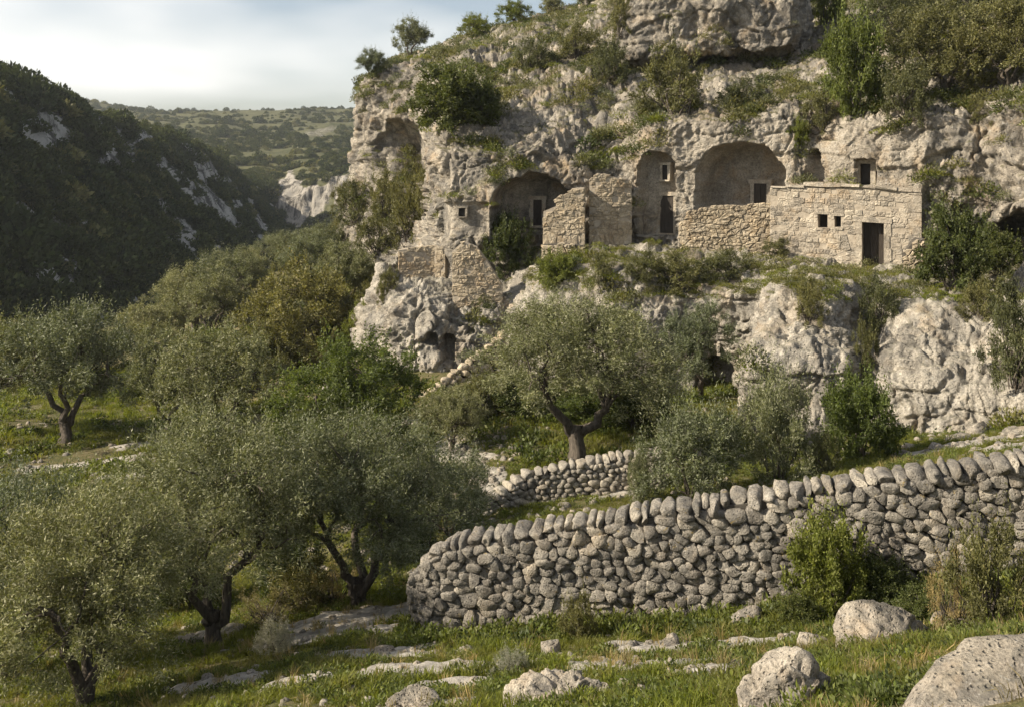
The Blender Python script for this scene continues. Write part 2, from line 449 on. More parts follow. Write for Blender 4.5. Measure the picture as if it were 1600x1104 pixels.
gx = axis((-110, -40, 2.0), (-40, -13, 0.4), (-13, -7, 0.14), (-7, 9, 0.085), (9, 20, 0.2), (20, 80, 1.5))
gy = axis((-4, 5, 0.5), (5, 19, 0.085), (19, 32, 0.14), (32, 60, 0.35), (60, 130, 1.4))
GX, GY = np.meshgrid(gx, gy)
_gz = ground_height(GX.ravel(), GY.ravel())
_gr = ground_rocky(GX.ravel(), GY.ravel())
def mat_ground():
    t = NT('meadow_soil_and_limestone')
    geo = t.node('NewGeometry'); pos = geo.outputs['Position']
    rock = t.attr('rocky')
    n1 = t.noise(pos, 0.9, 6, 0.65, 0.4); n2 = t.noise(pos, 5, 6, 0.7); n3 = t.noise(pos, 24, 4, 0.7); n4 = t.voro(pos, 38)
    soil = t.ramp(t.math('ADD', t.math('MULTIPLY', n1, 0.5), t.math('MULTIPLY', n2, 0.5)),
                  [(0.34, (0.045, 0.05, 0.02)), (0.46, (0.085, 0.085, 0.032)), (0.55, (0.13, 0.11, 0.055)), (0.66, (0.22, 0.185, 0.12))])
    soil = t.mix(1.0, soil, t.ramp(n3, [(0.32, 0.45), (0.68, 1.5)]), 'MULTIPLY')
    soil = t.mix(t.ramp(t.math('ADD', n4, t.math('MULTIPLY', n2, 0.5)), [(0.40, 0.8), (0.48, 0.0)]), soil, (0.26, 0.235, 0.19))
    st = t.ramp(n2, [(0.3, (0.19, 0.175, 0.15)), (0.5, (0.34, 0.315, 0.27)), (0.7, (0.45, 0.42, 0.36))])
    st = t.mix(t.ramp(t.noise(pos, 2.3, 6, 0.7), [(0.5, 0.0), (0.64, 0.65)]), st, (0.12, 0.115, 0.10))
    fac = t.ramp(t.math('ADD', rock, t.math('MULTIPLY', t.math('SUBTRACT', n2, 0.5), 0.5)), [(0.40, 0.0), (0.52, 1.0)])
    c = t.mix(fac, soil, st)
    b = t.node('BsdfPrincipled'); t.lk(c, b.inputs['Base Color']); b.inputs['Roughness'].default_value = 0.95
    b.inputs['Specular IOR Level'].default_value = 0.1
    bp = t.node('Bump'); bp.inputs['Strength'].default_value = 0.8; bp.inputs['Distance'].default_value = 0.06
    t.lk(t.math('ADD', n2, t.math('MULTIPLY', n3, 0.5)), bp.inputs['Height']); t.lk(bp.outputs['Normal'], b.inputs['Normal'])
    t.lk(b.outputs[0], t.out.inputs['Surface'])
    return t.m
M['ground'] = mat_ground()
g_v = np.stack([GX.ravel(), GY.ravel(), _gz], 1)
g_f = grid_faces(len(gx), len(gy))
ground = link('ground', mesh_np('ground', g_v, g_f, M['ground'], True, vert_attr={'rocky': _gr}), kind='structure',
              label='grassy slope with pale limestone slabs falling to the valley')

# ------------------------------------------------------------------ lofted rock sheets
def smooth_grid(G, it):
    for _ in range(it):
        H = G.copy()
        H[1:-1] = (G[:-2] + 2 * G[1:-1] + G[2:]) / 4
        G2 = H.copy()
        G2[:, 1:-1] = (H[:, :-2] + 2 * H[:, 1:-1] + H[:, 2:]) / 4
        G = G2
    return G

def loft(cols, step):
    """cols: list of columns (left to right), each a list of (px, py, Y) from bottom to top. Returns a fine world grid [v, u, 3]."""
    C = np.array([[P(*k) for k in c] for c in cols]).transpose(1, 0, 2)      # rails, columns
    K = np.array([[k[:2] for k in c] for c in cols], float).transpose(1, 0, 2)
    def params(D):
        out = []
        for i, d in enumerate(D):
            n = max(2, int(math.ceil(d / step)))
            out += [i + k / n for k in range(n)]
        return np.array(out + [len(D)])
    du = np.median(np.linalg.norm(np.diff(K, axis=1), axis=2), axis=0)
    dv = np.percentile(np.linalg.norm(np.diff(K, axis=0), axis=2), 75, axis=1)
    u, v = params(du), params(dv)
    iu = np.minimum(u.astype(int), C.shape[1] - 2); fu = (u - iu)[None, :, None]
    iv = np.minimum(v.astype(int), C.shape[0] - 2); fv = (v - iv)[:, None, None]
    A = C[:, iu] * (1 - fu) + C[:, iu + 1] * fu
    return A[iv] * (1 - fv) + A[iv + 1] * fv

def grid_normals(G):
    n = np.cross(np.gradient(G, axis=1), np.gradient(G, axis=0))
    return n / (np.linalg.norm(n, axis=2, keepdims=True) + 1e-9)

def rock_relief(p, amp, sc=1.0, k=0):
    q = p * sc
    wq = q + 0.5 * np.stack([vnoise(q * 0.9, k + 1), vnoise(q * 0.9, k + 2), vnoise(q * 0.9, k + 3)], 1)
    f1, f2, c = worley(wq * np.array([0.55, 0.55, 0.6]), k)
    d = 0.85 * fbm(q / 2.6, 3, k) + 0.24 * (c - 0.5) * sstep(0.0, 0.35, f2 - f1) - 0.13 * (1 - sstep(0.0, 0.10, f2 - f1))
    g1, g2, gc = worley(wq * np.array([1.6, 1.6, 1.5]), k + 50)
    d = d + 0.10 * (0.5 - g1) + 0.07 * (gc - 0.5) - 0.05 * (1 - sstep(0, 0.12, g2 - g1))
    d = d + 0.34 * (ridged(q * np.array([0.9, 0.9, 0.5]), 3, k + 7) - 0.5) + 0.15 * fbm(q * 2.6, 4, k + 9, 0.6)
    d = d + 0.15 * (ridged(wq * np.array([2.6, 2.6, 1.7]), 3, k + 15) - 0.5)
    hol = vnoise(q * np.array([1.2, 1.2, 0.75]), k + 40)
    zz = q[:, 2] * 1.15 + 0.9 * vnoise(q * 0.35, k + 60) + 0.25 * vnoise(q * 1.3, k + 61)
    bed = zz - np.floor(zz)
    hz_ = _hash(np.floor(zz).astype(np.int32), np.zeros(len(zz), np.int32), np.zeros(len(zz), np.int32), k + 3)
    d = d + 0.38 * (hz_ - 0.5) * sstep(0.0, 0.12, bed) * sstep(0, 0.12, 1 - bed) - 0.17 * (1 - sstep(0, 0.08, np.minimum(bed, 1 - bed))) * (vnoise(q * 0.7, k + 62) > -0.1)
    d = d - 0.30 * sstep(0.36, 0.55, hol)
    jx = (q[:, 0] * 0.9 + q[:, 1] * 0.35) * 0.42 + 0.55 * vnoise(q * 0.45, k + 70) + 0.12 * vnoise(q * 2.0, k + 71)
    jd = np.abs(jx - np.floor(jx) - 0.5)
    d = d - 0.26 * (1 - sstep(0.0, 0.05, jd)) * (vnoise(q * 0.5, k + 72) > -0.05)
    fr = np.abs(vnoise(wq * 1.7, k + 73)); d = d - 0.13 * (1 - sstep(0, 0.07, fr))
    return amp * d

def arch_d(px, py, x0, x1, yt, ys, yb, wob):
    """Signed distance inside an arched opening, in photo pixels."""
    cx, hw, hh = (x0 + x1) / 2, (x1 - x0) / 2, ys - yt
    a = np.where(py < ys, 1 - np.sqrt(((px - cx) / hw) ** 2 + ((py - ys) / hh) ** 2), 1 - np.abs(px - cx) / hw)
    return np.where(py > yb, -9, a * min(hw, hh) + wob)

BVHS = []
def rock_sheet(name, label, cols, step, mat, amp, k=0, sc=1.0, carves=(), calm=(), iters=14, kind='structure', cat=None, group=None):
    G = smooth_grid(loft(cols, step), iters)
    nv, nu, _ = G.shape
    N = grid_normals(G).reshape(-1, 3)
    V = G.reshape(-1, 3)
    px, py = to_px(V)
    am = np.full(len(V), amp)
    cut = np.zeros(len(V))
    for (x0, x1, y0, y1, fac, soft) in calm:
        ins = sstep(-soft, soft, np.minimum(np.minimum(px - x0, x1 - px), np.minimum(py - y0, y1 - py)))
        am = am * (1 - ins * (1 - fac))
        if x0 > 950: cut = np.maximum(cut, ins)
    off = np.zeros((len(V), 3))
    wob = 3.0 * fbm(V * 1.3, 3, 77) * 2
    for (kd, x0, x1, yt, ys, yb, D, w, dr) in carves:
        if kd == 'arch': s = arch_d(px, py, x0, x1, yt, ys, yb, wob)
        else: s = np.minimum(np.minimum(px - x0, x1 - px), np.minimum(py - yt, yb - py)) + wob * 0.15
        t = np.clip(s / w, 0, 1)
        prof = np.sqrt(np.maximum(0, 1 - (1 - t) ** 2))
        off += (D * prof)[:, None] * (np.array(dr) / np.linalg.norm(dr))[None]
        am = am * (1 - 0.82 * sstep(0, 0.4, t))
    V = V + N * (rock_relief(V, 1.0, sc, k) * am)[:, None] + off
    f = grid_faces(nu, nv)
    me = mesh_np(name, V, f, mat, True, vert_attr={'cut': cut})
    BVHS.append(BVHTree.FromPolygons(V.tolist(), f.tolist()))
    o = link(name, me, kind=kind if kind == 'structure' else None, label=label, category=cat, group=group)
    return o, V

def hit(px, py, only=None):
    """First rock surface met from the camera through a photo pixel: point, normal."""
    d = Vector(P(px, py, 1.0)).normalized()
    best = None
    for i, b in enumerate(BVHS):
        if only is not None and i not in only: continue
        r = b.ray_cast(Vector((0, 0, 0)), d, 500)
        if r[0] is not None and (best is None or r[3] < best[3]): best = r
    return (np.array(best[0]), np.array(best[1])) if best else (None, None)

IN_R = (0.52, 0.85, 0)     # direction into the rock at the right-hand dwellings
IN_L = (0.14, 0.99, 0)
cliff_cols = [
 [(575,470,85),(570,380,85),(575,280,83),(580,210,83),(583,165,83),(588,142,84),(630,112,98)],
 [(490,440,62),(520,355,62),(540,285,62),(548,220,62),(555,162,62),(563,128,63),(625,94,85)],
 [(560,450,56),(580,365,57),(592,290,58),(600,220,60),(603,160,60),(605,112,61),(680,74,85)],
 [(628,450,50),(638,372,53),(642,285,58.5),(640,235,60),(640,185,57.5),(650,98,60),(722,58,85)],
 [(690,455,44),(690,392,44.5),(677,330,45.5),(664,262,47),(658,212,49),(690,100,58),(772,43,85)],
 [(706,450,43),(706,372,43),(698,300,43.4),(690,245,44.2),(690,205,46),(732,84,58),(812,32,85)],
 [(770,455,43),(770,366,43),(770,300,43),(763,240,43.8),(758,195,46),(792,68,60),(852,22,85)],
 [(900,440,43.5),(900,366,44),(900,262,43.6),(893,205,45),(888,145,49),(882,44,62),(912,6,85)],
 [(968,440,43.4),(968,370,43.6),(966,270,43.9),(962,205,45.3),(958,135,50),(955,20,62),(975,-25,85)],
 [(990,440,43),(988,370,43.2),(990,262,43),(1012,194,43.2),(1004,172,46.5),(1000,60,58),(1010,-40,85)],
 [(1075,440,42.6),(1075,368,42.8),(1075,280,42.6),(1075,188,42.6),(1078,171,45.6),(1075,60,57),(1080,-45,85)],
 [(1150,445,42),(1150,388,42.3),(1150,280,42.1),(1150,184,42.2),(1150,169,45.2),(1150,60,56),(1150,-50,85)],
 [(1240,460,41.2),(1240,400,41.3),(1240,285,41.15),(1243,178,41.7),(1245,160,44),(1245,60,54),(1245,-60,85)],
 [(1278,460,41),(1278,405,40.7),(1280,285,40.9),(1283,205,41.8),(1283,150,44),(1285,60,53),(1285,-60,85)],
 [(1312,455,40.2),(1312,405,40.15),(1310,285,40.0),(1328,192,40.3),(1322,172,42.5),(1325,60,52),(1325,-60,85)],
 [(1430,450,38.9),(1430,405,38.85),(1430,285,38.55),(1425,180,38.85),(1425,160,41.6),(1425,50,50),(1425,-70,85)],
 [(1480,450,38.2),(1480,398,38.5),(1478,300,37.95),(1478,182,38.4),(1480,158,40.8),(1480,45,49),(1480,-70,85)],
 [(1545,450,37),(1545,385,38.6),(1540,318,37.2),(1540,165,37.8),(1540,148,40),(1540,40,48),(1540,-75,85)],
 [(1600,460,36),(1605,392,38.6),(1600,322,35.8),(1600,158,36.6),(1600,142,39),(1600,35,47),(1600,-80,85)],
 [(1700,480,33),(1700,400,34.6),(1700,310,33.6),(1700,150,34.5),(1700,130,37),(1700,20,46),(1700,-100,85)],
 [(1850,480,30),(1850,400,31),(1850,300,31),(1850,140,32),(1850,120,34.5),(1850,0,44),(1850,-120,85)],
]
carves = [
 ('arch', 768, 897, 274, 322, 364, 1.9, 14, IN_L),
 ('rect', 690, 764, 316, 0, 370, 0.28, 7, IN_L),
 ('arch', 995, 1054, 236, 268, 368, 0.85, 7, IN_R),
 ('arch', 1086, 1226, 222, 276, 345, 1.75, 18, IN_R),
 ('rect', 1334, 1368, 249, 0, 291, 0.9, 1.6, IN_R),
 ('arch', 1262, 1285, 232, 245, 292, 0.9, 4, IN_R),
 ('arch', 1488, 1514, 316, 326, 350, 1.1, 3, IN_R),
 ('rect', 1338, 1394, 334, 0, 445, 1.2, 3, IN_R),
 ('rect', 1266, 1326, 326, 0, 366, 0.7, 3, IN_R),
 ('arch', 582, 664, 182, 245, 345, 1.5, 38, (0.5, 0.86, 0)),
 ('arch', 1552, 1612, 332, 350, 368, 1.6, 9, IN_R),
]
calm = [(990,1240,186,330,0.5,12),(1286,1440,186,300,0.55,10),(690,900,250,372,0.7,12),(1235,1445,285,420,0.12,6),(1060,1235,320,420,0.3,6)]
cliff, cliff_v = rock_sheet('cliff', 'tall weathered limestone cliff with hollowed cave dwellings', cliff_cols, 1.88, M['cliff'], 0.85, 0, 1.0, carves, calm)

upper_cols = [[(1000,118,57),(985,100,57),(990,0,57),(1000,-70,58)],
 [(985,108,53),(966,90,51.5),(972,0,51.5),(985,-70,52.5)],[(1050,104,53.5),(1045,86,50.4),(1045,0,50.2),(1050,-75,51.5)],
 [(1140,104,53.5),(1140,84,50),(1140,0,49.8),(1140,-75,51)],[(1215,100,53),(1215,82,49.6),(1218,0,49.5),(1220,-80,51)],
 [(1252,100,53),(1246,72,49.6),(1250,0,49.5),(1255,-80,51)],[(1290,110,57),(1275,70,57),(1275,0,57),(1280,-80,57)]]
rock_sheet('upper_cliff', 'upper limestone cliff band overhanging the scrubby ledge', upper_cols, 1.9, M['cliff'], 0.75, 11, 0.62)

terrace_cols = [
 [(770,600,39),(775,530,40),(790,480,41.5),(800,415,43),(812,376,47)],
 [(805,610,37.6),(808,525,38.6),(815,468,40),(825,412,42),(835,373,46)],
 [(880,640,35.5),(878,520,37),(880,432,39.2),(885,398,41),(890,374,46)],
 [(960,640,35),(960,520,36),(955,418,38),(960,398,40),(965,369,46)],
 [(1020,650,34.5),(1020,545,36),(1030,462,37),(1030,408,39.5),(1030,366,46)],
 [(1100,645,35.5),(1100,560,36.6),(1100,456,36.5),(1100,412,39),(1100,372,46)],
 [(1180,645,35.2),(1180,560,36),(1192,452,35.5),(1195,408,38.3),(1185,376,45)],
 [(1146,690,29.4),(1154,590,30),(1200,452,31.8),(1215,428,35.5),(1230,384,44)],
 [(1175,695,28.6),(1180,570,29),(1222,440,31.2),(1235,427,35.6),(1250,392,43)],
 [(1260,700,28),(1258,570,28.5),(1268,444,31),(1275,428,35.5),(1280,396,43)],
 [(1325,700,27.8),(1325,575,28.3),(1320,470,30.6),(1320,436,33.5),(1322,415,42)],
 [(1350,700,28.6),(1350,600,29.6),(1352,500,32),(1352,438,34),(1350,416,42)],
 [(1378,705,27.2),(1380,590,27.9),(1395,512,30),(1400,436,34),(1400,415,42)],
 [(1435,705,26.8),(1440,600,27.3),(1440,492,29.6),(1440,436,34),(1440,412,41)],
 [(1490,700,26.6),(1495,610,27),(1492,486,29.6),(1485,444,33.5),(1480,412,40)],
 [(1555,700,26.2),(1568,610,26.6),(1565,490,29),(1555,454,32.6),(1548,398,39.5)],
 [(1650,690,25),(1655,610,25.6),(1655,500,28),(1645,466,31),(1640,420,38)],
 [(1850,690,22),(1850,600,22.6),(1850,500,25),(1850,470,28),(1850,420,35)],
]
t_carves = [('arch', 1088, 1150, 556, 585, 640, 1.5, 10, IN_L), ('rect', 872, 900, 540, 0, 600, 0.8, 3, IN_L)]
rock_sheet('rock_terrace', 'grassy rock terrace and rounded limestone bluffs below the dwellings', terrace_cols, 2.0, M['bluff'], 0.66, 23, 0.95, t_carves)

spur_cols = [
 [(585,590,47),(585,500,47),(610,415,47),(645,388,49)],
 [(538,585,42.4),(546,520,42.6),(592,412,43.4),(640,386,48)],
 [(590,600,39.6),(600,505,40),(615,446,41.3),(650,398,48)],
 [(640,606,38.6),(645,510,39.3),(652,449,40.6),(680,398,48)],
 [(700,606,38.6),(702,520,39.6),(705,449,40.8),(715,392,48)],
 [(765,600,38.8),(768,505,39.8),(772,452,41.2),(780,380,48)],
 [(840,590,40),(835,500,41),(835,432,42.2),(840,368,48)],
]
s_carves = [('arch', 688, 712, 520, 530, 568, 0.9, 4, IN_L), ('arch', 664, 684, 520, 528, 540, 0.6, 3, IN_L), ('arch', 726, 742, 508, 514, 524, 0.6, 3, IN_L)]
rock_sheet('rock_spur', 'sunlit limestone spur carrying the ruined walls', spur_cols, 1.75, M['bluff'], 0.85, 37, 0.95, s_carves)

# ------------------------------------------------------------------ far slopes
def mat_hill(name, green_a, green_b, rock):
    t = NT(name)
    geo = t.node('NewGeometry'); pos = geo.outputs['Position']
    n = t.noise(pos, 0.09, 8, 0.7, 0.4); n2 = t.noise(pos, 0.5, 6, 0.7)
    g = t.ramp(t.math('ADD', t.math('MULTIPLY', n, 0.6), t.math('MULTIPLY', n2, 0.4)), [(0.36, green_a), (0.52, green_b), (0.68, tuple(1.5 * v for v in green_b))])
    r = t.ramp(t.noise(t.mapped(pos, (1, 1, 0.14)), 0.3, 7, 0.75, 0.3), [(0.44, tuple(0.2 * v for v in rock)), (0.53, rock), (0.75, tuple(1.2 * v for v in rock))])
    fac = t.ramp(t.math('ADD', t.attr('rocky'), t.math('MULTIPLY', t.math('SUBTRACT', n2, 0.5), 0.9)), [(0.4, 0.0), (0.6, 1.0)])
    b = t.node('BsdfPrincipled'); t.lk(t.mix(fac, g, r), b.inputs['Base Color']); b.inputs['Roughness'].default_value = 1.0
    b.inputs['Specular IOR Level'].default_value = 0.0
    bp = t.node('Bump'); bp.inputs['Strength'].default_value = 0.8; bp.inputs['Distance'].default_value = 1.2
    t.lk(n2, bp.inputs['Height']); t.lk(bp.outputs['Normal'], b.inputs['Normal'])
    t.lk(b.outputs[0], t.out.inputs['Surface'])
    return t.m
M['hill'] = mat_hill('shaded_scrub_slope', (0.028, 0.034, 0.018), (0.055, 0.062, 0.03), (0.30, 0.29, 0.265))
M['far'] = mat_hill('far_scrub_plateau', (0.045, 0.052, 0.028), (0.10, 0.10, 0.055), (0.29, 0.27, 0.235))

def hill_sheet(name, label, cols, step, mat, amp, sc, rockfn, iters=6):
    G = smooth_grid(loft(cols, step), iters)
    nv, nu, _ = G.shape
    N = grid_normals(G).reshape(-1, 3); V = G.reshape(-1, 3)
    rk = rockfn(V)
    px, py = to_px(V)
    V = V + N * (amp * (fbm(V / sc, 5, 4) + 0.35 * rk * (ridged(V * np.array([1, 1, .5]) / sc * 3, 3, 9) - 0.5)))[:, None]
    V = V - N * (rk * 0.35 * amp * (ridged(V * np.array([.16, .16, .03]), 3, 14) - 0.6))[:, None]
    f = grid_faces(nu, nv)
    o = link(name, mesh_np(name, V, f, mat, True, vert_attr={'rocky': rk}), kind='structure', label=label)
    return o, V, N, rk

hill_cols = [
 [(-900,560,70),(-900,420,90),(-900,250,110),(-900,60,125),(-900,0,160)],
 [(-220,575,82),(-220,440,92),(-220,300,102),(-220,95,120),(-220,60,150)],
 [(-60,570,92),(-40,450,105),(-30,320,122),(-20,122,148),(-60,100,180)],
 [(40,560,100),(50,440,118),(50,320,138),(62,150,172),(20,140,200)],
 [(130,550,112),(140,440,132),(140,330,155),(135,180,196),(100,170,240)],
 [(220,535,128),(220,440,152),(230,350,182),(262,216,250),(230,205,300)],
 [(310,510,152),(310,430,185),(330,360,222),(352,256,310),(330,240,350)],
 [(390,480,190),(395,425,230),(402,378,270),(402,322,345),(410,305,380)],
 [(450,455,230),(455,425,262),(456,398,310),(458,372,366),(480,352,400)],
]
def hill_rock(V):
    px, py = to_px(V)
    n = fbm(V * np.array([0.05, 0.05, 0.09]), 4, 61); m = fbm(V * 0.16, 4, 62)
    r = sstep(0.02, 0.20, n + 0.8 * m) * 0.85
    for cx, cy, a, b, tilt in ((70,215,60,26,0.7),(35,205,30,20,0.5),(300,305,45,14,0.75),(345,345,40,12,0.8),(255,270,30,12,0.8),(380,335,35,10,0.7),(150,270,26,9,0.6),(230,345,20,8,0.4),(420,380,20,8,0.4),(200,240,22,8,0.6),(100,300,24,7,0.6),(180,400,26,7,0.5),(270,390,26,8,0.7),(320,270,24,8,0.7),(60,380,24,7,0.5),(130,345,20,6,0.5),(360,290,18,7,0.7)):
        ca, sa = math.cos(tilt), math.sin(tilt)
        u = (px - cx) * ca + (py - cy) * sa; w = -(px - cx) * sa + (py - cy) * ca
        r = np.maximum(r, 1 - sstep(0.45, 1.05, np.sqrt((u / (1.2 * a)) ** 2 + (w / (1.3 * b)) ** 2) + 1.6 * m))
    return r * sstep(-0.34, -0.10, fbm(V * np.array([0.3, 0.3, 0.5]), 3, 63))
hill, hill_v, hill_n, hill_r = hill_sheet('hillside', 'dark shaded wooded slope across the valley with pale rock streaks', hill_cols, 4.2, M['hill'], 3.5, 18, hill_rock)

far_cols = [
 [(-900,470,330),(-900,400,360),(-900,330,390),(-900,215,560),(-900,148,900),(-900,170,1300)],
 [(60,450,330),(60,390,360),(60,320,390),(60,212,560),(70,149,920),(70,170,1300)],
 [(200,440,330),(200,380,360),(200,300,390),(180,210,560),(150,158,900),(150,175,1300)],
 [(330,425,330),(330,368,360),(335,290,388),(320,206,560),(240,173,860),(240,190,1300)],
 [(400,410,330),(408,352,366),(404,282,384),(400,212,560),(330,171,820),(330,190,1300)],
 [(440,400,330),(440,352,368),(440,284,380),(440,214,560),(420,167,800),(420,190,1300)],
 [(490,388,330),(488,340,366),(488,272,376),(490,216,560),(500,167,800),(500,190,1300)],
 [(545,380,330),(540,325,362),(540,266,372),(550,218,560),(570,166,800),(570,190,1300)],
 [(700,370,330),(700,320,360),(700,262,372),(700,218,560),(700,164,800),(700,190,1300)],
 [(2200,370,330),(2200,320,360),(2200,262,372),(2200,218,560),(2200,164,800),(2200,190,1300)],
]
def far_rock(V):
    px, py = to_px(V)
    n = fbm(V * 0.05, 4, 71)
    cl = sstep(0, 14, px - 412 + 40 * n) * sstep(-8, 5, py - 274 + 45 * n + 25 * fbm(V * 0.2, 2, 73)) * (1 - sstep(-8, 12, py - 352 + 0.25 * (px - 420) + 60 * n))
    flat = sstep(0.05, 0.25, fbm(V * np.array([0.02, 0.012, 0.05]), 4, 72) - np.abs(py - 222) / 140.0) * 0.5
    return np.maximum(cl, flat * (px < 560))
far, far_v, far_n, far_r = hill_sheet('far_hill', 'hazy scrub plateau with a pale cliff closing the valley', far_cols, 4.6, M['far'], 6.0, 45, far_rock)

# the valley bottom beyond the ground sheet
vb_x = np.linspace(-400, 400, 40); vb_y = np.linspace(60, 700, 40)
VX, VY = np.meshgrid(vb_x, vb_y)
vb_z = -38 + 1.5 * fbm(np.stack([VX.ravel() / 60, VY.ravel() / 60, VX.ravel() * 0], 1), 3, 6)
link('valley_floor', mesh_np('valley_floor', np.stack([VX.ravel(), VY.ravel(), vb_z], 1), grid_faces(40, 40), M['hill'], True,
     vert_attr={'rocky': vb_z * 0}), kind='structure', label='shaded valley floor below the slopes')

# ------------------------------------------------------------------ dry-stone walls: every stone a part
def clip_poly(poly, a, b, c):
    """Keep the side a*x + b*y <= c."""
    out = []
    n = len(poly)
    for i in range(n):
        p, q = poly[i], poly[(i + 1) % n]
        dp, dq = a * p[0] + b * p[1] - c, a * q[0] + b * q[1] - c
        if dp <= 0: out.append(p)
        if dp * dq < 0:
            t = dp / (dp - dq)
            out.append((p[0] + (q[0] - p[0]) * t, p[1] + (q[1] - p[1]) * t))
    return out

def poly_radii(poly, cx, cy, ang):
    r = np.full(len(ang), 1e3)
    n = len(poly)
    ca, sa = np.cos(ang), np.sin(ang)
    for i in range(n):
        x1, y1 = poly[i][0] - cx, poly[i][1] - cy
        x2, y2 = poly[(i + 1) % n][0] - cx, poly[(i + 1) % n][1] - cy
        nx, ny = y2 - y1, x1 - x2
        den = ca * nx + sa * ny
        t = np.where(den > 1e-9, (x1 * nx + y1 * ny) / np.where(np.abs(den) < 1e-9, 1e-9, den), 1e3)
        r = np.where(t > 0, np.minimum(r, t), r)
    return r

_ang = np.linspace(-math.pi, math.pi, 49)[:-1]
def stone_shape(poly, cx, cy, depth, gap, sub, rng, rough=0.08, box=0.62, rnd=2, zp=0.8, facets=0):
    """Rounded stone filling a wall cell: local x along wall, y up the wall, z out of it."""
    r = poly_radii(poly, cx, cy, _ang)
    for _ in range(rnd): r = (np.roll(r, 1) + r * 2 + np.roll(r, -1)) / 4
    r = np.maximum(r - gap, 0.02)
    S, f = ICO[sub]
    th = np.arctan2(S[:, 1], S[:, 0])
    rr = np.interp(th, np.append(_ang, math.pi), np.append(r, r[0]))
    q = np.sqrt(S[:, 0] ** 2 + S[:, 1] ** 2)
    rad = rr * q ** box
    x, y = rad * np.cos(th), rad * np.sin(th)
    z = depth * np.sign(S[:, 2]) * np.abs(S[:, 2]) ** zp
    v = np.stack([x, y, z], 1)
    sz = float(np.mean(r))
    off = rng.uniform(-50, 50, 3)
    ns = fbm(v / (sz * 1.0) + off, 3, 3) * 0.9 + 0.6 * fbm(v / (sz * 0.4) + off, 3, 5, 0.65) + (0.22 * ridged(v / (sz * 0.5) + off, 2, 6) - 0.1)
    nrm = S / np.linalg.norm(S, axis=1, keepdims=True)
    v = v + nrm * (ns * rough * 2.2 * sz)[:, None]
    if facets: v = facet(v, rng, facets, 0.74, 0.96, (0, 0, 1.1))
    v[:, 2] += x * rng.uniform(-0.2, 0.2) + y * rng.uniform(-0.22, 0.12)
    return v, f

def cut_stone(poly, cx, cy, depth, gap, rng, rough):
    """Roughly squared masonry block: the cell outline drawn in by the joint, a worn arris and a slightly uneven face."""
    p = np.array(poly) - (cx, cy)
    # drop tiny edges
    q = [p[0]]
    for k in range(1, len(p)):
        if np.linalg.norm(p[k] - q[-1]) > 0.03: q.append(p[k])
    if len(q) > 3 and np.linalg.norm(q[0] - q[-1]) < 0.03: q.pop()
    p = np.array(q); n = len(p)
    if n < 3: return None, None
    mid = (p + np.roll(p, -1, 0)) / 2
    p = np.stack([p, mid], 1).reshape(-1, 2); n = len(p)
    p = p * (1 + rng.uniform(-rough, rough, (n, 1)))
    r = np.linalg.norm(p, axis=1, keepdims=True) + 1e-6
    def ring(d, z, j): return np.column_stack([p * np.maximum(0.2, 1 - d / r), z + rng.uniform(-j, j, n)])
    rise = rng.uniform(0.6, 1.15)
    rings = [ring(gap, -depth, 0), ring(gap, depth * 0.45 * rise, depth * 0.12), ring(gap + 0.018, depth * 0.9 * rise, depth * 0.2), ring(gap + 0.018 + float(r.mean()) * 0.45, depth * rise, depth * 0.3)]
    v = np.concatenate(rings + [np.array([[0, 0, depth * rise * rng.uniform(0.85, 1.2)]])])
    f = []
    for k in range(3):
        for i in range(n):
            j = (i + 1) % n
            a, b, c, d = k * n + i, k * n + j, (k + 1) * n + j, (k + 1) * n + i
            f += [(a, b, c), (a, c, d)]
    f += [(3 * n + i, 3 * n + (i + 1) % n, 4 * n) for i in range(n)]
    v[:, 2] += v[:, 0] * rng.uniform(-0.06, 0.06) + v[:, 1] * rng.uniform(-0.08, 0.05)
    return v, np.array(f)

def facet(v, rng, n, lo=0.62, hi=0.9, out=None):
    """Break a lump with n flat fracture planes."""
    for _ in range(n):
        d = rng.normal(0, 1, 3)
        if out is not None: d = d + np.array(out)
        d /= np.linalg.norm(d)
        h = v @ d
        lim = h.max() * rng.uniform(lo, hi)
        v = v - np.outer(np.maximum(0, h - lim) * 0.93, d)
    return v

class WallLine:
    """Plan line of a wall through photo points (px, py_top, py_base, Y)."""
    def __init__(self, nodes):
        b = np.array([P(n[0], n[2], n[3]) for n in nodes]); t = np.array([P(n[0], n[1], n[3]) for n in nodes])
        self.xy = b[:, :2]; self.zb, self.zt = b[:, 2], t[:, 2]
        seg = np.linalg.norm(np.diff(self.xy, axis=0), axis=1)
        self.s = np.concatenate([[0], np.cumsum(seg)]); self.L = self.s[-1]
    def at(self, s):
        x = np.interp(s, self.s, self.xy[:, 0]); y = np.interp(s, self.s, self.xy[:, 1])
        return x, y
    def base(self, s): return np.interp(s, self.s, self.zb)
    def top(self, s): return np.interp(s, self.s, self.zt)
    def dirn(self, s):
        a, b = self.at(max(0, s - 0.25)), self.at(min(self.L, s + 0.25))
        d = np.array([b[0] - a[0], b[1] - a[1]]); d /= np.linalg.norm(d)
        return d

